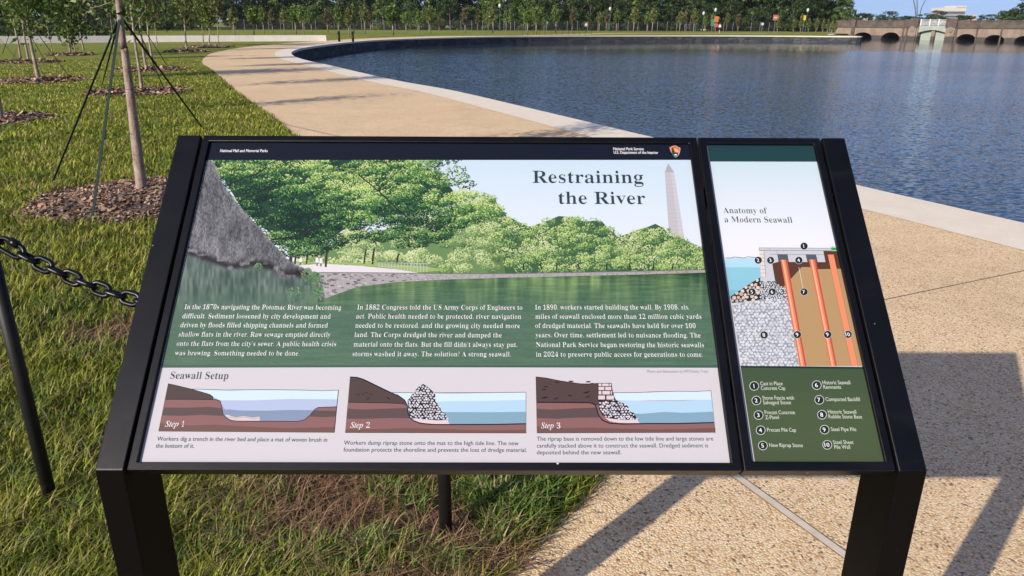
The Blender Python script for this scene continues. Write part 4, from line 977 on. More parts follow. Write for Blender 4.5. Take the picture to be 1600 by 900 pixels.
def mulch(cx, cy, r, n, size, label):
    e = empty('mulch_bed', (cx, cy, 0), label, 'mulch bed', 'wood chip beds round the young trees')
    b = MB(); k = 28; vs = [(cx, cy, .05)]
    for f, z in ((.6, .045), (.97, .006)):
        for i in range(k): an = 2 * math.pi * i / k; rr = r * f * (1 + .05 * math.sin(5 * an) + .03 * math.sin(9 * an)); vs.append((cx + rr * math.cos(an), cy + rr * math.sin(an), z))
    fs = [(0, 1 + i, 1 + (i + 1) % k) for i in range(k)] + [(1 + i, 1 + k + i, 1 + k + (i + 1) % k, 1 + (i + 1) % k) for i in range(k)]
    b.add(vs, fs); b.build('soil', M_MULCH, e)
    a = rng.random(n) * 2 * np.pi; rr = r * np.sqrt(rng.random(n)) * (1.0 + .05 * np.sin(5 * a) + .03 * np.sin(9 * a) + .035 * rng.normal(0, 1, n)); z = .05 - .045 * (rr / r) ** 2 + .012 * rng.random(n)
    C = np.stack([cx + rr * np.cos(a), cy + rr * np.sin(a), z + .004], 1)
    ang = rng.random(n) * 2 * np.pi; L = size * (.5 + rng.random(n)); Wd = L * (.25 + .3 * rng.random(n)); tz = rng.normal(0, .35, n)
    ax = np.stack([np.cos(ang), np.sin(ang), tz], 1) * L[:, None]; bx = np.stack([-np.sin(ang), np.cos(ang), rng.normal(0, .4, n)], 1) * Wd[:, None]
    V = np.stack([C - ax - bx, C + ax - bx * .7, C + ax * .9 + bx, C - ax * .9 + bx * .8], 1).reshape(-1, 3)
    pal = np.array([(.08, .05, .036), (.20, .115, .078), (.33, .205, .135), (.44, .31, .22), (.14, .115, .105), (.27, .15, .09)])
    np_mesh('chips', V, [np.arange(4 * n).reshape(-1, 4)], pal[rng.integers(0, 6, n)], M_CHIP, e)
GT = 'young staked trees on the near lawn'
def near_tree(basepx, tops, r0, top, crown0, cw, nleaf, ls, pal, label, straps, straph, nl=11, sw=.025):
    bs = G(*basepx); pts = [(bs[0], bs[1], -.03)] + [tuple(up_from(0, 0, bs, *t)) for t in tops]
    last = np.array(pts[-1]); pts.append((last[0] + .12, last[1] + .1, top * .86))
    return young_tree(bs, top, pts, r0, crown0, cw, nleaf, ls, pal, label, GT, nl, [G(*s_) for s_ in straps], straph, 'young_tree', sw), bs
mulch(-3.5, 6.8, 1.0, 9500, .021, 'wide round bed of brown wood chips under the nearest young tree')
t1, _ = near_tree((222, 302), [(213, 225), (204, 150), (195, 80), (187, 20)], .052, 4.9, .40, .62, 1500, .038, GREEN, 'nearest young tree, its smooth pinkish trunk beside the sign', [(82, 287), (144, 345), (318, 203), (160, 132)], 1.62, 12, .023)
# loose low spray of pale leaves left of its trunk
_p = up_from(0, 0, G(222, 302), 142, 14); C = _p + rng.normal(0, .05, (26, 3)); V, F, c = leaf_cloud(C, .035, [(.20, .24, .09), (.32, .34, .16)], .1)
np_mesh('leaf_spray', V, [F], c, M_LEAF, t1)
b = MB(); b.tube([tuple(up_from(0, 0, G(222, 302), 190, 18)), tuple(_p + np.array([.2, 0, .06])), tuple(_p)], [.006, .004, .002], 5); b.build('twig', M_BARK, t1)
mulch(-8.75, 12.5, 1.0, 1500, .05, 'low chip bed at the left edge under a leaning trunk')
near_tree((2, 192), [(-8, 120), (-22, 40)], .045, 3.8, .45, .75, 900, .05, GREEN, 'young tree cut by the left edge of the view', [(105, 187)], 1.55)
mulch(*(G(217, 144)), 1.15, 1500, .06, 'chip bed behind the nearest trunk, with a slim tree in it')
near_tree((222, 142), [(218, 110), (207, 32)], .045, 4.6, .34, .95, 1700, .06, GREEN, 'slim young tree just behind the nearest trunk', [(255, 136)], 1.7)
mulch(*(G(62, 126)), 1.2, 1200, .06, 'chip bed round the leafy tree near the left edge')
near_tree((61, 126), [(53, 90), (45, 48)], .06, 4.4, .30, 1.45, 3200, .075, GREEN, 'leafy young tree with a dark trunk and two straps, left part of the lawn', [(109, 122), (8, 128)], 1.6)
mulch(*(G(44, 97)), 1.2, 700, .08, 'chip bed farther back at the left with two thin trunks')
near_tree((45, 96), [(40, 70), (36, 40)], .05, 4.2, .45, .9, 1000, .09, GREEN, 'thin young tree standing in the farther chip bed at left', [(72, 98)], 1.5)
near_tree((32, 90), [(28, 65), (22, 35)], .05, 4.4, .42, 1.0, 900, .09, OLIVE, 'bent thin tree behind the farther chip bed at left', [(4, 84)], 1.5)
mulch(*(G(110, 86)), 1.1, 600, .09, 'pale chip strip under the drooping low-branched tree')
near_tree((110, 85), [(107, 60), (104, 30)], .05, 3.9, .12, 1.0, 1900, .10, GREEN, 'bushy young tree with foliage drooping almost to the grass', [], None, 14)
near_tree((131, 79), [(127, 60), (124, 42)], .05, 4.6, .5, .9, 700, .10, OLIVE, 'slender sparse tree before the white wall, right of the bushy one', [], None)
near_tree((118, 82), [(113, 58), (109, 34)], .035, 4.0, .5, .5, 350, .09, GREEN, 'very thin tree right behind the bushy low-branched one', [], None)
near_tree((82, 82), [(78, 60), (73, 38)], .03, 4.2, .5, .5, 300, .09, GREEN, 'thin pole-like tree crossing the white wall left of the bushy one', [], None)
mulch(*(G(236, 109)), 1.2, 700, .08, 'reddish chip bed with two thin trunks behind the slim tree')
near_tree((229, 109), [(224, 80), (219, 40)], .05, 4.4, .4, .9, 1100, .085, GREEN, 'left one of two thin trees sharing the reddish chip bed', [(262, 104)], 1.5)
near_tree((238, 96), [(235, 75), (231, 45)], .055, 4.2, .4, .9, 900, .09, OLIVE, 'right one of two thin trees by the reddish chip bed', [], None)
near_tree((180, 81), [(177, 60), (174, 40)], .03, 4.4, .5, .6, 400, .10, GREEN, 'thin tree seen between the nearest trunk and its straps', [], None)
mulch(*(G(292, 81)), 1.2, 600, .10, 'pale chip bed alone in the lawn beside the bend of the path')
near_tree((292, 79), [(290, 60), (288, 30)], .06, 5.2, .30, .95, 1500, .10, BRO, 'tall young tree alone near the bend of the path', [], None)
mulch(*(G(326, 73.5)), 1.6, 500, .10, 'faint chip bed close to the white wall by the bend')
near_tree((318, 71), [(317, 55), (315, 35)], .05, 4.6, .32, 1.0, 1000, .11, BRO, 'left tree of the pair close to the white wall', [], None)
near_tree((327, 72), [(327, 60), (327, 45)], .06, 4.2, .30, 1.1, 1500, .11, GREEN, 'fuller bright tree of the pair close to the white wall', [], None)
near_tree((342, 74), [(341, 60), (340, 40)], .035, 3.8, .5, .6, 400, .10, OLIVE, 'small thin tree right of the pair at the white wall', [], None)
near_tree((246, 72), [(244, 55), (242, 38)], .035, 4.2, .45, .7, 500, .11, BROWN, 'brownish thin tree before the white wall, left of the tall lone one', [], None)

# far rows: a few kinds, copied and scaled
def proto_far(pal, seed, wide):
    e = empty('young_tree', (0, 0, 0), 'x', 'tree')
    b = MB(); b.tube([(0, 0, -.05), (.02, 0, 1.2), (0, .02, 2.6), (0, 0, 3.9)], [.085, .07, .045, .015], 6); ends = []
    for k in range(9):
        z = 1.15 + .22 * k; an = k * 2.4; L = wide * (1 - .06 * k); q = np.array([0, 0, z]); m2 = np.array([math.cos(an) * L, math.sin(an) * L, z + L * 1.6 + .2]); b.tube([q, (q + m2) / 2 + np.array([0, 0, -.05]), m2], [.03, .02, .008], 4); ends.append((q, m2))
    b.build('trunk', M_BARK, e, True)
    C = np.concatenate([q + (m - q) * (.25 + .75 * rng.random((60, 1))) + rng.normal(0, .17 * wide + .05, (60, 3)) for q, m in ends] + [np.array([0, 0, 3.5]) + rng.normal(0, 1, (50, 3)) * np.array([.15, .15, .4])])
    V, F, c = leaf_cloud(C, .15, pal, .18); np_mesh('crown', V, [F], c, M_LEAF, e); return e
protos = {'g': proto_far(BRG, 1, .62), 'o': proto_far(BRO, 2, .66), 'b': proto_far(BROWN, 3, .6), 'w': proto_far(BRG, 4, 1.0), 'n': proto_far(BRO, 5, .34)}
used = set()
far_list = [  # pixel column of the trunk, distance, crown-top row, width factor, kind, what sets it apart
    (366, 82, 12, 1, 'o', 'olive young tree right of the tall lone one, over the white wall'), (396, 84, 8, 1.1, 'g', 'broad young tree behind the white wall where the path turns'),
    (412, 104, 10, 1, 'g', 'bright young tree over the white wall, beside a brownish one'), (426, 108, 14, .9, 'b', 'brownish young tree over the white wall'), (444, 112, 14, .8, 'o', 'grey-green young tree before the fence over the white wall'),
    (462, 100, 6, 1.25, 'g', 'tall full young tree behind the right part of the white wall'), (474, 98, 8, .9, 'w', 'wide young tree near the end of the white wall'), (487, 108, 12, 1, 'g', 'round young tree over the end of the white wall'),
    (512, 112, 14, 1.1, 'b', 'brown-tinged young tree left of the two bollards'), (529, 104, 9, 1, 'g', 'young tree directly behind the left bollard'), (545, 84, 12, .8, 'o', 'thin young tree between the two bollards'), (553, 106, 6, .8, 'n', 'narrow bright tree directly behind the right bollard'),
    (570, 110, 5, 1.1, 'o', 'tall olive tree just right of the bollards'), (579, 120, 18, .8, 'b', 'small brown tree right of the bollards'), (614, 96, 5, 1.6, 'g', 'largest vase-shaped tree on the far bank, near the narrowing path'),
    (634, 112, 20, .8, 'w', 'low bushy tree right of the large vase-shaped one'), (655, 108, 15, .8, 'g', 'small neat tree standing free right of the bushy one'), (672, 108, 9, 1.1, 'o', 'airy tree right of the small neat one'), (686, 128, 26, .7, 'b', 'stunted brown tree by the fence, left of the bronze one'),
    (727, 118, 11, 1.1, 'b', 'bronze-tinted tree alone before the dark woods'), (746, 140, 20, .7, 'b', 'tiny brownish tree right of the bronze one'), (763, 145, 16, .8, 'o', 'left slim tree of a close pair right of the tiny brownish one'), (770, 122, 9, 1, 'o', 'right and taller tree of a close pair before the fence'),
    (791, 140, 14, .9, 'g', 'left of two touching trees above the middle of the sign'), (798, 142, 11, .8, 'g', 'right of two touching trees above the middle of the sign'), (824, 106, 12, 1.1, 'g', 'leafy tree left of the wide one, above the sign title'),
    (838, 112, 10, 1.2, 'w', 'wide leafy tree above the sign title'), (850, 130, 26, .7, 'g', 'short pale shrub-like tree right of the wide one'), (868, 132, 6, 1.2, 'g', 'tall upright tree left of the bronze vase and the walker'), (894, 138, 15, .95, 'b', 'small bronze vase-shaped tree left of the walker'),
    (936, 150, 17, 1.0, 'o', 'first olive tree right of the walker in patterned top'), (947, 150, 16, .9, 'b', 'brownish tree behind the first olive one right of the walker'), (963, 150, 15, 1.1, 'g', 'third tree right of the walker, bright and full'), (990, 150, 10, 1.2, 'o', 'spreading tree left of the next bright pair'),
    (1011, 142, 18, 1.1, 'g', 'left bright tree of the pair above the emblem'), (1019, 150, 12, 1.2, 'o', 'right taller tree of the pair above the emblem'), (1062, 150, 16, 1.2, 'o', 'olive tree left of the pale vehicle'), (1070, 160, 17, .9, 'b', 'bare-looking pale tree just behind the olive one by the vehicle'),
    (1084, 150, 13, 1.1, 'o', 'airy tree right of the pale vehicle'), (1101, 145, 24, .9, 'g', 'short bright tree left of the banner lamp post'), (1112, 165, 20, .7, 'o', 'slim tree just left of the banner lamp post'), (1135, 170, 20, .9, 'o', 'grey-olive tree right of the jogger'),
    (1153, 165, 22, 1.3, 'b', 'grey-brown scrubby tree right of the jogger'), (1215, 128, 27, .9, 'n', 'first narrow sapling from the left before the bridge'), (1240, 132, 29, 1, 'n', 'bushy narrow sapling right of the first by the bridge'), (1251, 125, 22, .9, 'n', 'tall slim sapling left of the sapling cluster by the bridge'),
    (1263, 132, 29, .9, 'n', 'leftmost sapling in the tight cluster by the bridge'), (1275, 130, 29, .9, 'n', 'second sapling in the tight cluster by the bridge'), (1286, 130, 30, .8, 'n', 'middle sapling in the tight cluster by the bridge'), (1293, 124, 30, .8, 'n', 'fourth sapling in the tight cluster by the bridge'), (1300, 122, 31, .7, 'n', 'fifth sapling in the tight cluster, just before the bridge'), (1306, 122, 32, .6, 'n', 'last small sapling of the cluster, touching the bridge end')]
for px, Y, yt, wf, kd_, lab in far_list:
    q = at(px, Y); zt = (CAM + rays((px, yt))[0] * (Y / rays((px, yt))[0][1]))[2]
    if kd_ in used: e = copy_tree(protos[kd_])
    else: e = protos[kd_]; used.add(kd_)
    h = max(zt, 1.6) / 4.0; e.location = (q[0], Y, 0); e.scale = (wf * 1.0 * (.6 + .4 * h), wf * (.6 + .4 * h), h); e.rotation_euler = (0, 0, rng.random() * 6.28)
    tag(e, lab, 'tree', 'young trees in rows along the far bank')

# ------------------------------------------------------------------ woods behind the fence
WOOD = [(.020, .040, .010), (.042, .075, .018), (.075, .115, .028)]  # dark leaves: the shade of the woods is put into the colour
WOOD_LIT = [(.05, .09, .018), (.10, .16, .03), (.16, .22, .05)]  # brighter leaves: sunlit patches of the woods painted as colour
def proto_big(pal, seed, hgt, rad, low, ncl, per, lsz):
    e = empty('broadleaf_tree', (0, 0, 0), 'x', 'tree')
    b = MB(); b.tube([(0, 0, -.2), (.1, 0, hgt * .2), (0, .1, hgt * .45), (0, 0, hgt * .8)], [.42, .33, .22, .08], 8)
    C = []
    for k in range(ncl):
        z = low + (hgt - low) * rng.random(); f = (z - low) / (hgt - low); R = rad * (.55 + .75 * math.sin(math.pi * min(1, f * .85 + .12))) * (.55 + .5 * rng.random()); an = rng.random() * 6.28
        c = np.array([R * math.cos(an) * .8, R * math.sin(an) * .8, z]); rr = rad * (.24 + .16 * rng.random())
        d = rng.normal(0, 1, (per, 3)); d /= np.linalg.norm(d, axis=1)[:, None]; C.append(c + d * rr * np.array([1.1, 1.1, .75]) * (.6 + .45 * rng.random((per, 1))))
        if k % 3 == 0: b.tube([(0, 0, max(z * .5, 1)), tuple(c * np.array([.5, .5, .85])), tuple(c)], [.12, .08, .03], 5)
    b.build('trunk', M_BARKD, e, True)
    V, F, c = leaf_cloud(np.concatenate(C), lsz, pal, .2, .5); np_mesh('crown', V, [F], c, M_LEAF, e); return e
big = [proto_big(WOOD, 1, 15, 5.2, 1.2, 34, 95, .42), proto_big(WOOD, 2, 17, 5.6, .8, 36, 95, .45), proto_big(WOOD_LIT, 3, 13, 4.8, .6, 32, 95, .40), proto_big(WOOD, 4, 12, 5.5, .4, 32, 95, .45)]
bused = set()
def put_big(i, x, y, s_, lab, grp='woods behind the far fence', cat='tree'):
    if i in bused: e = copy_tree(big[i])
    else: e = big[i]; bused.add(i)
    e.location = (x, y, 0); e.scale = (s_, s_, s_ * (.9 + .2 * rng.random())); e.rotation_euler = (0, 0, rng.random() * 6.28); return tag(e, lab, cat, grp)
WL = 'dark broadleaf tree in the woods behind the far fence'
x = -150
for row, (y0, st) in enumerate(((176, 8.5), (188, 9), (202, 10))):
    x = -165 + row * 3
    while x < 66 + row * 10:
        yy = y0 + rng.normal(0, 2.5) + .10 * x * (row < 1) - (14 if x < -60 else 0)
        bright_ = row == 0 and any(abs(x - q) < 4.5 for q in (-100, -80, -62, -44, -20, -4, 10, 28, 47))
        put_big(2 if bright_ else [0, 1, 3][rng.integers(3)], x, yy, .8 + .35 * rng.random(), 'bright green tree at the front of the woods, sunlight put in its leaf colour' if bright_ else WL)
        x += st * (.8 + .4 * rng.random())
x = -150
while x < 74:
    put_big(int(rng.integers(0, 4)) if rng.random() < .8 else 2, x, 168 + .10 * x + rng.normal(0, 2.0) - (14 if x < -60 else 0), .30 + .22 * rng.random(), 'low dark shrubby tree at the front edge of the woods, behind the fence', 'undergrowth trees at the wood edge'); x += 3.6 + 2.2 * rng.random()
for px, Y, i, s_, lab in ((1175, 182, 2, 1.05, 'bright tree at the right end of the woods'), (1215, 180, 0, 1.0, 'dark full tree left of the sky gap, by the bridge'), (1252, 178, 1, .98, 'round dark tree standing highest beside the sky gap'), (1282, 176, 3, .92, 'last dark tree before the sky opens over the bridge')):
    q = at(px, Y); put_big(i, q[0], Y, s_ * 1.12, lab, 'trees near the bridge end')
for px, Y, i, s_, lab in ((1346, 330, 3, .62, 'low tree beyond the bridge between two pale houses'), (1385, 350, 1, .72, 'rounded tree beyond the bridge, left of the gate'), (1372, 360, 0, .6, 'tree beyond the bridge just left of the rounded one'), (1412, 380, 3, .6, 'low tree beyond the bridge behind the gate parapet'), (1440, 380, 0, .72, 'dark tree beyond the gate under the curved masts'), (1462, 340, 1, .74, 'tallest dark tree beyond the gate, left of the office block'), (1502, 320, 3, .66, 'dark tree below the right end of the office block'), (1535, 350, 1, .62, 'hazy tree right of the tower beyond the bridge'), (1555, 330, 0, .64, 'tree beyond the two right arches'), (1574, 230, 2, .56, 'bright pointed tree over the rightmost arch'), (1604, 210, 1, .78, 'dark tree cut by the right edge of the view'), (1320, 330, 0, .5, 'small tree beyond the left end of the bridge'), (1425, 400, 1, .55, 'distant tree just left of the curved masts'), (1590, 330, 3, .7, 'tree behind the bright pointed one at right')):
    q = at(px, Y); e = put_big(i, q[0], Y, s_, lab, 'trees beyond the bridge')
    yt = {1346: 22, 1385: 18.5, 1372: 25, 1412: 26, 1440: 22, 1462: 17.5, 1502: 25, 1535: 23.5, 1555: 22, 1574: 16, 1604: -4, 1320: 25, 1425: 26, 1590: 20}[px]
    zt = (CAM + rays((px, yt))[0] * (Y / rays((px, yt))[0][1]))[2]; k_ = zt / (15, 17, 13, 12)[i]; e.scale = (k_ * 1.75, k_ * 1.75, k_)
# left end: hedge and trees beyond the white wall
M_HEDGE = vcol('hedge_leaf', .6, .2, .2)
hq0, hq1 = at(-90, 72), at(192, 78)
C = np.stack([hq0[0] + (hq1[0] - hq0[0]) * rng.random(2600), 75 + 2 * rng.random(2600), .1 + .95 * rng.random(2600)], 1); V, F, c = leaf_cloud(C, .16, WOOD, .2)
tag(np_mesh('hedge', V, [F], c, M_HEDGE), 'low dark clipped hedge behind the left part of the white wall', 'hedge')
for px, Y, i, s_, lab in ((12, 96, 2, .62, 'bushy tree behind the hedge at the left edge'), (-40, 90, 0, .6, 'tree behind the hedge just past the left edge'), (150, 128, 3, .6, 'shrubby tree behind the nearest trunk, beyond the fence'), (205, 124, 2, .55, 'leafy tree beyond the fence right of the nearest trunk'), (262, 140, 2, .5, 'low bright tree beyond the fence, left of the tall lone one')):
    q = at(px, Y); put_big(i, q[0], Y, s_, lab, 'trees beyond the hedge')

# ------------------------------------------------------------------ white wall, bollards, fence
M_WHITE = noisy('pale_wall_concrete', (.74, .66, .59), (.82, .75, .68), 2, .75)
wpts = [(-44, 50.5), (-36.1, 54.6), (-29.6, 59.5), (-21.4, 64), (-16.05, 66.6)]
wl = empty('low_wall', (-30, 59, 0), 'long low pale concrete wall on the lawn left of the path', 'wall')
for i in range(len(wpts) - 1):
    a, c = np.array(wpts[i]), np.array(wpts[i + 1]); t = (c - a) / np.linalg.norm(c - a); q = np.array([-t[1], t[0]]) * .25
    b = MB(); g = t * .012
    a2, c2 = a + g, c - g
    b.hexa([(*(a2 - q), 0), (*(c2 - q), 0), (*(c2 + q), 0), (*(a2 + q), 0), (*(a2 - q), .47), (*(c2 - q), .47), (*(c2 + q), .47), (*(a2 + q), .47)]); b.build('wall_segment', M_WHITE, wl)
for px, lab in ((530, 'left of two short black bollards by the curving path'), (551.5, 'right of two short black bollards by the curving path')):
    q = at(px, 64.5, 63); e = empty('bollard', (q[0], 64.5, 0), lab, 'bollard', 'black bollards')
    b = MB(); b.tube([(q[0], 64.5, 0), (q[0], 64.5, .62)], .10, 14); b.build('shaft', M_BLACK, e, True)
    b = MB(); b.tube([(q[0], 64.5, .62), (q[0], 64.5, .66), (q[0], 64.5, .67), (q[0], 64.5, .80), (q[0], 64.5, .83)], [.085, .085, .105, .105, .06], 14); b.build('head', M_BLACK, e, True)
M_GALV = mat('galvanised_steel', (.20, .205, .21), .6, .2); M_WIRE = mat('fence_wire', (.05, .052, .056), .6, .3)
fl = [(-95, 128), (-60, 142), (-28, 152), (20, 160), (70, 172), (95, 178)]
fe = empty('chain_link_fence', (0, 158, 0), 'long grey chain link fence along the far lawn before the woods', 'fence')
fp = catmull(fl, 20); seg = np.linalg.norm(np.diff(fp, axis=0), axis=1); cum = np.concatenate([[0], np.cumsum(seg)])
def fpt(s_): return np.array([np.interp(s_, cum, fp[:, 0]), np.interp(s_, cum, fp[:, 1])])
s_ = 1.0; FH = 1.85
while s_ < cum[-1]:
    q = fpt(s_); b = MB(); b.tube([(q[0], q[1], 0), (q[0], q[1], FH + .05)], .042, 6); b.build('post', M_GALV, fe); s_ += 2.15
b = MB()
for zf in (FH, .08): b.tube([(q[0], q[1] + .03, zf) for q in fp], .03, 4)
b.build('rail', M_WIRE, fe)
b = MB(); s_ = 0
while s_ < cum[-1] - 2:
    q, q2 = fpt(s_), fpt(s_ + FH)
    for a_, c_ in (((q[0], q[1] + .06, .05), (q2[0], q2[1] + .06, FH)), ((q[0], q[1] + .07, FH), (q2[0], q2[1] + .07, .05))):
        d = .006; b.add([(a_[0] - d, a_[1], a_[2]), (a_[0] + d, a_[1], a_[2]), (c_[0] + d, c_[1], c_[2]), (c_[0] - d, c_[1], c_[2])], [(0, 1, 2, 3)])
    s_ += .16
b.build('wire_mesh', M_WIRE, fe)
# black low temporary fence stakes on the bank
b = None
fe2 = empty('low_fence', (2, 96, 0), 'thin dark wire fence with stakes at the water edge, above the sign title', 'fence')
for k in range(13):
    px = 816 + k * 9.0; Y = 99 + k * .9; q = at(px, Y); b = MB(); b.tube([(q[0], Y, 0), (q[0], Y, 1.0)], .022, 5); b.build('stake', M_BLACK, fe2)
b = MB(); q0, q1 = at(816, 99), at(816 + 12 * 9, 99 + 10.8)
for z in (.35, .95): b.tube([(q0[0], 99, z), (q1[0], 109.8, z)], .008, 4)
b.build('wire', M_BLACK, fe2)

# ------------------------------------------------------------------ the bridge
def m_stone():
    m = noisy('bridge_stone', (.155, .115, .085), (.25, .19, .145), .8, .85, .3, 3, .05); k = NB(m); src = k.b.inputs['Base Color'].links[0].from_socket; p = k.pos()
    sp = k.n('SeparateXYZ'); k.l(k.scaled(p, (1, 1, 1)), sp.inputs[0]); wv = k.n('Math', operation='MULTIPLY_ADD'); k.l(k.noise(p, 1.1, 4).outputs[0], wv.inputs[0]); wv.inputs[1].default_value = .5; k.l(sp.outputs[2], wv.inputs[2])
    st = k.mix(k.ramp(wv.outputs[0], [(0, (1, 1, 1)), (.16, (0, 0, 0))]), src, (.05, .045, .036))
    stk = k.ramp(k.noise(k.scaled(p, (1, 1, .12)), 1.8, 4, .6).outputs[0], [(.5, (0, 0, 0)), (.78, (.4, .4, .4))])
    k.base(k.mix(stk, st, (.075, .06, .05))); return m
M_STONE = m_stone()
M_STONE_PLAIN = noisy('plain_stone', (.125, .096, .076), (.20, .16, .13), .8, .85, .3, 3, .05)
M_STONED = noisy('weathered_parapet', (.046, .036, .029), (.115, .088, .068), 1.2, .9, .3, 4, .05)
M_GATE = noisy('pale_green_gate', (.22, .255, .215), (.29, .315, .265), 1.5, .6)
M_RAIL = mat('white_railing', (.5, .5, .5), .5)
M_VOID = mat('tunnel_dark', (.012, .012, .013), .9)  # darkness inside the arches and gate bay, put into a near-black colour
br = empty('stone_bridge', (*((BL + BR) / 2), ZW), 'weathered stone arch bridge with a pale green lock gate at its centre', 'bridge')
A3b = np.array([BL[0], BL[1], 0]); n3 = np.array([bn[0], bn[1], 0])
def bs(px, py):
    q = hit_plane(px, py, A3b, n3); return ((q - A3b)[:2] @ be, q[2])
def bp(s_, z, d=0): q = BL + be * s_ + bn * d; return (q[0], q[1], z)
def arch_bay(pxl, pxr, arches, depth0=0.0):
    """wall between two pixel columns, cut by arches (centre, half width, crown row)"""
    s0, s1 = bs(pxl, 50)[0], bs(pxr, 50)[0]; ztop = 1.25
    out_ = [(s0, ztop), (s0, ZW - .6)]
    for c, hw, yc in arches:
        sc, zc_ = bs(c, yc); a_, b_ = bs(c - hw, yc)[0], bs(c + hw, yc)[0]; r = (b_ - a_) / 2
        out_.append((a_, ZW - .6))
        for k in range(13): an = math.pi - math.pi * k / 12; out_.append(((a_ + b_) / 2 + r * math.cos(an), ZW - .05 + (zc_ - ZW + .05) * math.sin(an) ** .8))
        out_.append((b_, ZW - .6))
    out_ += [(s1, ZW - .6), (s1, ztop)]
    b = MB(); b.extrude([bp(q[0], q[1], depth0) for q in out_], tuple(n3 * 5)); b.build('arch_wall', M_STONE, br)
    for c, hw, yc in arches:
        a_, b_ = bs(c - hw - 1, yc)[0], bs(c + hw + 1, yc)[0]
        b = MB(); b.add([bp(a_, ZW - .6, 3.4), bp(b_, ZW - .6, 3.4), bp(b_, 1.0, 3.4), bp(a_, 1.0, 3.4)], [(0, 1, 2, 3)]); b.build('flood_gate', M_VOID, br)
arch_bay(1306, 1433.5, [(1349, 14.5, 50.5), (1392.5, 14.5, 50.5)])
arch_bay(1478, 1700, [(1511, 15, 53), (1555.5, 15.5, 54.5), (1602, 15.5, 56)])
def bbox(pxl, pxr, z0, z1, d0, d1, name, m, bev=0):
    s0, s1 = bs(pxl, 45)[0], bs(pxr, 45)[0]; b = MB()
    b.hexa([bp(s0, z0, d0), bp(s1, z0, d0), bp(s1, z0, d1), bp(s0, z0, d1), bp(s0, z1, d0), bp(s1, z1, d0), bp(s1, z1, d1), bp(s0, z1, d1)]); return b.build(name, m, br, bevel=bev)
ZP = 2.25
for l_, r_ in ((1304, 1331), (1337, 1423), (1494, 1700)):
    bbox(l_, r_, 1.252, ZP - .12, .1, .6, 'parapet', M_STONED); bbox(l_, r_, ZP - .119, ZP, .03, .67, 'coping_stone', M_STONED); bbox(l_, r_, 1.08, 1.25, -.16, -.002, 'cornice', M_STONED)
for l_, r_, zt, m in ((1330.5, 1336.5, ZP + .12, M_STONED), (1421, 1433.8, ZP + .28, M_STONED), (1477.5, 1494.5, ZP + .28, M_STONED)):
    bbox(l_, r_, 1.1, zt, -.22, .9, 'pier_cap', m)
for l_, r_ in ((1331, 1336), (1422, 1432.5), (1479, 1493)): bbox(l_, r_, ZW - .6, 1.098, -.2, -.003, 'pilaster', M_STONE if l_ > 1400 else M_STONED)
for px in (1412, 1418, 1488.5 + 7, 1528, 1566): bbox(px - 1.2, px + 1.2, ZW - .6, 1.078, -.10, -.004, 'pilaster', M_STONED)
for px, py in ((1426.5, 45), (1486, 46.5)):
    s0, z0 = bs(px, py); b = MB(); b.tube([bp(s0, z0, -.21), bp(s0, z0, -.32)], .42, 16); b.tube([bp(s0, z0, -.3), bp(s0, z0, -.36)], .26, 12); b.build('roundel', M_STONE, br)
# the gate bay
g0, g1 = bs(1433.5, 50)[0], bs(1478, 50)[0]; gm = (g0 + g1) / 2; zl = 1.15
b = MB(); out_ = [(g0, 1.45), (g0, .35)] + [(g0 + (g1 - g0) * k / 10, .35 + .42 * math.sin(math.pi * k / 10)) for k in range(1, 10)] + [(g1, .35), (g1, 1.45)]
b.extrude([bp(q[0], q[1], .25) for q in out_], tuple(n3 * .5)); b.build('gate_arch', M_GATE, br)
for a_, c_ in ((g0 + .15, gm - .28), (gm + .28, g1 - .15)):
    b = MB(); b.hexa([bp(a_, ZW - .5, .9), bp(c_, ZW - .5, .9), bp(c_, ZW - .5, 1.05), bp(a_, ZW - .5, 1.05), bp(a_, .62, .9), bp(c_, .62, .9), bp(c_, .62, 1.05), bp(a_, .62, 1.05)]); b.build('gate_leaf', M_GATE, br)
b = MB(); b.hexa([bp(gm - .27, ZW - .5, .5), bp(gm + .27, ZW - .5, .5), bp(gm + .27, ZW - .5, 1.2), bp(gm - .27, ZW - .5, 1.2), bp(gm - .27, .8, .5), bp(gm + .27, .8, .5), bp(gm + .27, .8, 1.2), bp(gm - .27, .8, 1.2)]); b.build('gate_post', M_STONE, br)
b = MB(); b.hexa([bp(g0, ZW - .5, 2), bp(g1, ZW - .5, 2), bp(g1, ZW - .5, 4), bp(g0, ZW - .5, 4), bp(g0, 1.4, 2), bp(g1, 1.4, 2), bp(g1, 1.4, 4), bp(g0, 1.4, 4)]); b.build('gate_dark_block', M_VOID, br)  # solid near-black block, painted shade behind the gate leaves
b = MB()
for k in range(4):
    s0 = g0 + .12 + (g1 - g0 - .24) * k / 3; wd = .1
    b.hexa([bp(s0 - wd, 1.452, .3), bp(s0 + wd, 1.452, .3), bp(s0 + wd, 1.452, .45), bp(s0 - wd, 1.452, .45), bp(s0 - wd, ZP + .18, .3), bp(s0 + wd, ZP + .18, .3), bp(s0 + wd, ZP + .18, .45), bp(s0 - wd, ZP + .18, .45)])
for z in (1.55, 1.72, 1.89, 2.06, 2.26): b.hexa([bp(g0, z, .34), bp(g1, z, .34), bp(g1, z, .41), bp(g0, z, .41), bp(g0, z + .07, .34), bp(g1, z + .07, .34), bp(g1, z + .07, .41), bp(g0, z + .07, .41)])
b.build('railing', M_RAIL, br)
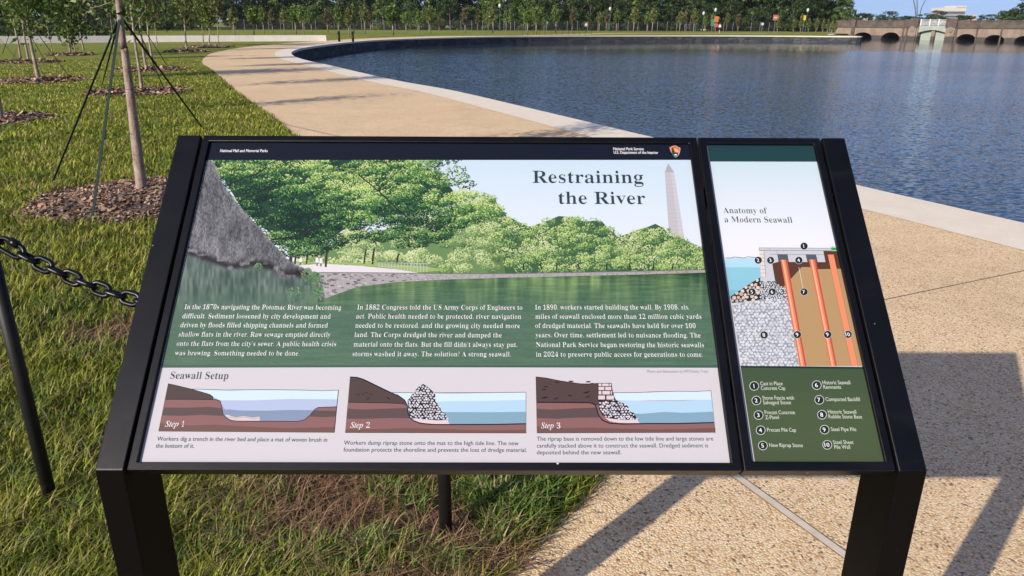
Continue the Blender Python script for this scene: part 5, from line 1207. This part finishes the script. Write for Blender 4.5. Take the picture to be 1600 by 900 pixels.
# low pale landing at the far right of the bridge
# ------------------------------------------------------------------ buildings and masts far beyond
M_OFF = noisy('grey_facade', (.24, .23, .25), (.28, .27, .29), .05, .7); M_OFFW = mat('white_facade', (.5, .46, .42), .6); M_WIN = mat('dark_glazing', (.05, .06, .08), .2)
def block(px0, px1, yt, Y, dep, name, label, m, win=True, roof=None):
    a_, c_ = at(px0, Y), at(px1, Y); zt = (CAM + rays(((px0 + px1) / 2, yt))[0] * (Y / rays(((px0 + px1) / 2, yt))[0][1]))[2]
    e = empty(name, ((a_[0] + c_[0]) / 2, Y, 0), label, 'building', 'buildings beyond the bridge')
    b = MB(); b.box((a_[0], Y, 0), (c_[0], Y + dep, zt)); b.build('wall', m, e)
    if roof:
        b = MB(); h = (c_[0] - a_[0]); b.box((a_[0] - .3, Y - .4, zt + .01), (c_[0] + .3, Y + dep, zt + .01 + roof)); b.build('attic', M_OFFW, e)
    if win:
        nf = max(2, int(zt / 4)); b = MB()
        for k in range(nf): z = zt * (k + .35) / nf; b.box((a_[0] + .5, Y - .06, z), (c_[0] - .5, Y - .02, z + zt / nf * .42))
        b.build('window_band', M_WIN, e)
    return e, a_, c_, zt
e, a_, c_, zt = block(1471, 1503, 17.5, 900, 30, 'office_block', 'wide grey office block with a bright white top beyond the bridge', M_OFF, True, 4)
b = MB(); b.box((a_[0] + 12, 899, zt + 4.02), (c_[0] - .5, 925, zt + 6)); b.build('penthouse', M_OFFW, e)
block(1326, 1335, 26, 420, 10, 'pale_house', 'small pale house beyond the left end of the bridge', M_OFFW)
block(1352, 1362, 26.5, 430, 10, 'pale_house', 'small pale house beyond the bridge, right of the low tree', M_OFFW)
block(1394, 1404, 30, 430, 10, 'pale_house', 'low pale house just over the parapet left of the gate', M_OFFW)
block(1517.5, 1522, 23, 800, 12, 'tower_block', 'narrow pinkish tower beyond the bridge, right of the office block', noisy('pink_wall', (.42, .33, .32), (.5, .4, .38), .1))
M_MAST = mat('mast_steel', (.09, .09, .10), .5, .4)
for k, (pts, lab) in enumerate((([(1431, 24), (1429.5, 10), (1426, -6), (1420, -20)], 'left of three slim curved masts rising beyond the gate'), ([(1433, 24), (1433, 8), (1432.5, -8), (1431, -26)], 'middle, nearly straight of three slim masts beyond the gate'), ([(1437, 24), (1440, 12), (1446, 0), (1455, -12)], 'right of three slim curved masts, bending outward beyond the gate'))):
    P3 = [tuple(CAM + rays(p_)[0] * (420 / rays(p_)[0][1])) for p_ in pts]; P3 = [(P3[0][0], 420, -.2)] + P3
    b = MB(); b.tube(P3, [.3, .28, .25, .22, .15], 6); tag(b.build('curved_mast', M_MAST, None, True, loc=(P3[0][0], 420, 0)), lab, 'mast', 'curved masts')

# ------------------------------------------------------------------ lamps, signs, people on the far bank
M_GLOBE = mat('white_globe', (.42, .43, .42), .4); M_GREEN = mat('lamp_green', (.02, .06, .05), .5); M_ORANGE = mat('orange_sheet', (.42, .13, .02), .6); M_RED = mat('red_sheet', (.34, .09, .06), .6); M_TEAL = mat('green_banner', (.03, .17, .12), .6); M_SIGNW = mat('white_sheet', (.4, .4, .4), .6)
def lamp(px, Y, yt, label, banners=False):
    q = at(px, Y); zt = (CAM + rays((px, yt))[0] * (Y / rays((px, yt))[0][1]))[2]
    e = empty('street_lamp', (q[0], Y, 0), label, 'lamp', 'globe lamps along the far road')
    b = MB(); b.tube([(q[0], Y, 0), (q[0], Y, .5), (q[0], Y, .6), (q[0], Y, zt - .5)], [.13, .12, .07, .05], 8); b.build('post', M_GREEN, e, True)
    b = MB(); b.tube([(q[0], Y, zt - .5), (q[0], Y, zt - .4), (q[0], Y, zt - .1), (q[0], Y, zt + .15), (q[0], Y, zt + .3)], [.08, .2, .3, .22, .03], 10); b.build('globe', M_GLOBE, e, True)
    if banners:
        b = MB(); b.box((q[0] - .75, Y - .02, zt - 3.2), (q[0] - .08, Y + .02, zt - 1.9)); b.build('banner', M_TEAL, e)
for px, Y, yt, lab, bn_ in ((952, 158, 13, 'globe lamp standing among the trees right of the walker', False), (1097.5, 165, 20, 'shorter globe lamp left of the banner lamp', False), (1115.5, 160, 14.5, 'tall globe lamp with a green banner beside the jogger', True), (1120.5, 185, 17.5, 'globe lamp half hidden behind the banner lamp', False), (1227, 170, 14.5, 'globe lamp before the dark tree near the bridge', False), (1258.5, 165, 15, 'globe lamp over the yellow sign near the bridge', False), (781, 150, 8, 'globe lamp with a green collar before the woods above the sign', False)):
    lamp(px, Y, yt, lab, bn_)
def road_sign(px, py, Y, wd, ht, m, label, shape='rect'):
    q = CAM + rays((px, py))[0] * (Y / rays((px, py))[0][1]); e = empty('road_sign', (q[0], Y, 0), label, 'sign')
    b = MB(); b.tube([(q[0], Y + .06, 0), (q[0], Y + .06, q[2])], .04, 6); b.build('post', M_GALV, e)
    b = MB()
    if shape == 'diamond': P = [(0, -ht / 2), (wd / 2, 0), (0, ht / 2), (-wd / 2, 0)]
    elif shape == 'round': P = [(wd / 2 * math.cos(a * math.pi / 6), ht / 2 * math.sin(a * math.pi / 6)) for a in range(12)]
    else: P = [(-wd / 2, -ht / 2), (wd / 2, -ht / 2), (wd / 2, ht / 2), (-wd / 2, ht / 2)]
    b.extrude([(q[0] + x_, Y, q[2] + z_) for x_, z_ in P], (0, .03, 0)); b.build('sign_plate', m, e)
    return e, q
e, q = road_sign(1119.5, 30, 158, .9, 1.1, M_ORANGE, 'orange work sign with a paler plate below, beside the jogger')
b = MB(); b.box((q[0] - .4, 157.98, q[2] - 1.5), (q[0] + .4, 158.0, q[2] - .8)); b.build('sign_plate', M_RED, e)
road_sign(1257, 28, 160, .55, .95, mat('yellow_sheet', (.75, .42, .02), .5), 'yellow upright sign before the dark tree near the bridge')
e, q = road_sign(1212, 27.5, 150, 1.0, 1.0, M_RED, 'square red and white sign left of the saplings by the bridge')
b = MB(); b.box((q[0] - .3, 149.97, q[2] - .12), (q[0] + .3, 149.99, q[2] + .12)); b.build('sign_bar', M_SIGNW, e)
road_sign(1191.5, 37.5, 160, .6, .6, M_SIGNW, 'small white round sign right of the grey scrub', 'round')
road_sign(1348, 47.5, 133, .9, .5, mat('amber_sheet', (.7, .45, .05), .5), 'small amber marker over the left arch of the bridge') if False else None
# pale vehicle and barrier wall behind the fence
def car(px, Y, label):
    q = at(px, Y); e = empty('parked_car', (q[0], Y, 0), label, 'car'); M_CAR = mat('car_paint_white', (.7, .68, .66), .3); x0 = q[0]
    prof = [(-2.1, .35), (-2.1, .8), (-1.3, .95), (-.7, 1.42), (.7, 1.45), (1.4, .98), (2.1, .85), (2.15, .35)]
    b = MB(); b.extrude([(x0 + p[0], Y, p[1]) for p in prof], (0, 1.7, 0)); b.build('body', M_CAR, e, bevel=.05)
    b = MB(); b.extrude([(x0 + p[0], Y - .01, p[1]) for p in ((-1.15, .98), (-.65, 1.36), (.62, 1.38), (1.15, 1.0))], (0, .008, 0)); b.build('window', M_WIN, e)
    for sx_ in (-1.3, 1.35):
        b = MB(); b.tube([(x0 + sx_, Y - .03, .33), (x0 + sx_, Y + .18, .33)], .33, 14); b.build('wheel', M_BLACK, e)
car(1077, 182, 'pale car parked behind the fence, right of an olive tree')
q0, q1 = at(1090, 184), at(1200, 190)
b = MB(); b.hexa([(q0[0], 184, 0), (q1[0], 190, 0), (q1[0], 190.3, 0), (q0[0], 184.3, 0), (q0[0], 184, .55), (q1[0], 190, .55), (q1[0], 190.3, .55), (q0[0], 184.3, .55)])
tag(b.build('barrier_wall', M_WHITE, None, loc=(q0[0], 184, 0)), 'low pale barrier wall along the road behind the jogger', 'wall')
def kiosk():
    q = at(70, 92); e = empty('kiosk', (q[0], 92, 0), 'small dark kiosk with a pale green roof between the left trees', 'kiosk')
    b = MB(); b.box((q[0] - 1.0, 92, 0), (q[0] + .8, 94, 1.9)); b.build('wall', mat('kiosk_dark', (.03, .04, .045), .6), e)
    b = MB(); b.extrude([(q[0] - 1.3, 91.7, 1.95), (q[0] + 1.1, 91.7, 1.95), (q[0] + .5, 91.7, 2.35), (q[0] - .8, 91.7, 2.4)], (0, 2.6, 0)); b.build('roof', mat('kiosk_roof', (.22, .38, .36), .5), e)
kiosk()
def person(px, Y, hgt, skin, shirt, pants, label, stride=0.0, face=1, shoes=(.6, .6, .6)):
    """one skinned body with hair and clothes as its children"""
    q = at(px, Y); e = empty('person', (q[0], Y, 0), label, 'person')
    k = hgt / 1.75
    J = {'pel': (0, 0, .95), 'che': (0, .0, 1.32), 'nek': (0, 0, 1.50), 'hd': (0, -.02, 1.60), 'top': (0, -.02, 1.72),
         'shl': (-.19, 0, 1.42), 'ell': (-.26, .02 - stride * .12, 1.15), 'hal': (-.24, -.10 + stride * .15, .93), 'shr': (.19, 0, 1.42), 'elr': (.26, .02 + stride * .1, 1.15), 'har': (.24, -.1 - stride * .2, .93),
         'hpl': (-.10, 0, .92), 'knl': (-.11, -stride * .25, .50), 'anl': (-.11, -stride * .35, .08), 'tol': (-.11, -.14 - stride * .35, .04), 'hpr': (.10, 0, .92), 'knr': (.11, stride * .12, .50), 'anr': (.11, stride * .4, .10), 'tor': (.11, -.13 + stride * .4, .05)}
    Rr = {'pel': .13, 'che': .15, 'nek': .055, 'hd': .085, 'top': .07, 'shl': .065, 'ell': .045, 'hal': .035, 'shr': .065, 'elr': .045, 'har': .035, 'hpl': .09, 'knl': .06, 'anl': .04, 'tol': .035, 'hpr': .09, 'knr': .06, 'anr': .04, 'tor': .035}
    E_ = [('pel', 'che'), ('che', 'nek'), ('nek', 'hd'), ('hd', 'top'), ('che', 'shl'), ('shl', 'ell'), ('ell', 'hal'), ('che', 'shr'), ('shr', 'elr'), ('elr', 'har'), ('pel', 'hpl'), ('hpl', 'knl'), ('knl', 'anl'), ('anl', 'tol'), ('pel', 'hpr'), ('hpr', 'knr'), ('knr', 'anr'), ('anr', 'tor')]
    def skin_mesh(name, names, edges, grow, m):
        me = bpy.data.meshes.new(name); idx = {n_: i for i, n_ in enumerate(names)}
        me.from_pydata([tuple(np.array(J[n_]) * k) for n_ in names], [(idx[a], idx[c]) for a, c in edges], [])
        me.materials.append(m); o = bpy.data.objects.new(name, me); COL.objects.link(o); o.parent = e
        md = o.modifiers.new('skin', 'SKIN'); 
        for i, n_ in enumerate(names): me.skin_vertices[0].data[i].radius = (Rr[n_] * k * grow,) * 2
        me.skin_vertices[0].data[0].use_root = True
        sb = o.modifiers.new('sub', 'SUBSURF'); sb.levels = 1; sb.render_levels = 2; md.use_smooth_shade = True
        return o
    if not bpy.data.meshes.get('dummy'): pass
    def ensure(me_names): return me_names
    import bmesh
    def build(name, names, edges, grow, m):
        me = bpy.data.meshes.new(name); bm = bmesh.new(); lay = bm.verts.layers.skin.verify(); vs = {}
        for i, n_ in enumerate(names):
            v = bm.verts.new(tuple(np.array(J[n_]) * k)); v[lay].radius = (Rr[n_] * k * grow,) * 2; v[lay].use_root = (i == 0); vs[n_] = v
        for a, c in edges: bm.edges.new((vs[a], vs[c]))
        bm.to_mesh(me); bm.free(); me.materials.append(m); o = bpy.data.objects.new(name, me); COL.objects.link(o); o.parent = e
        o.modifiers.new('skin', 'SKIN').use_smooth_shade = True; sb = o.modifiers.new('sub', 'SUBSURF'); sb.levels = 1; sb.render_levels = 2
    build('body', list(J), E_, 1, mat('skin', skin, .6))
    build('shirt', ['pel', 'che', 'shl', 'shr'], [('pel', 'che'), ('che', 'shl'), ('che', 'shr')], 1.14, mat('shirt_cloth', shirt, .8))
    pn = ['pel', 'hpl', 'knl', 'hpr', 'knr']; pe = [('pel', 'hpl'), ('hpl', 'knl'), ('pel', 'hpr'), ('hpr', 'knr')]
    if stride == 0: pn += ['anl', 'anr']; pe += [('knl', 'anl'), ('knr', 'anr')]
    build('trousers', pn, pe, 1.13, mat('trouser_cloth', pants, .8))
    b = MB(); b.tube([tuple(np.array(p) * k) for p in ((0, .0, 1.62), (0, .0, 1.70), (0, .0, 1.76))], [.09 * k, .098 * k, .05 * k], 10); b.v = [tuple(np.array(v_) + np.array([q[0], Y, 0])) for v_ in b.v]
    b.build('hair', mat('hair', (.04, .03, .025), .7), e, True)
    b = MB(); b.tube([tuple(np.array(p) * k) for p in ((-.035, -.10, 1.615), (.035, -.10, 1.615))], .009 * k, 6); b.tube([(0, -.105 * k, 1.60 * k), (0, -.125 * k, 1.575 * k)], .012 * k, 6); b.v = [tuple(np.array(v_) + np.array([q[0], Y, 0])) for v_ in b.v]
    b.build('face', mat('face_features', (.12, .07, .055), .7), e, True)
    return e
person(916, 132, 1.78, (.36, .22, .16), (.42, .40, .38), (.012, .012, .016), 'walker in a greyish top and dark trousers on the far path')
person(1124.5, 134, 1.66, (.40, .26, .20), (.72, .72, .74), (.012, .012, .018), 'jogger in a white shirt and dark shorts on the far bank', .8)

# ------------------------------------------------------------------ the air
if HAZE:
    hz = bpy.data.materials.new('haze_air'); hz.use_nodes = True; t_ = hz.node_tree; t_.nodes.remove(t_.nodes['Principled BSDF'])
    pv = t_.nodes.new('ShaderNodeVolumePrincipled'); pv.inputs['Color'].default_value = (.82, .88, 1, 1); pv.inputs['Density'].default_value = HAZE; pv.inputs['Anisotropy'].default_value = 0.2
    t_.links.new(pv.outputs[0], t_.nodes['Material Output'].inputs['Volume'])
    b = MB(); b.box((-1600, -400, -3.0), (1600, 2600, 60)); tag(b.build('haze', hz), kind='stuff')
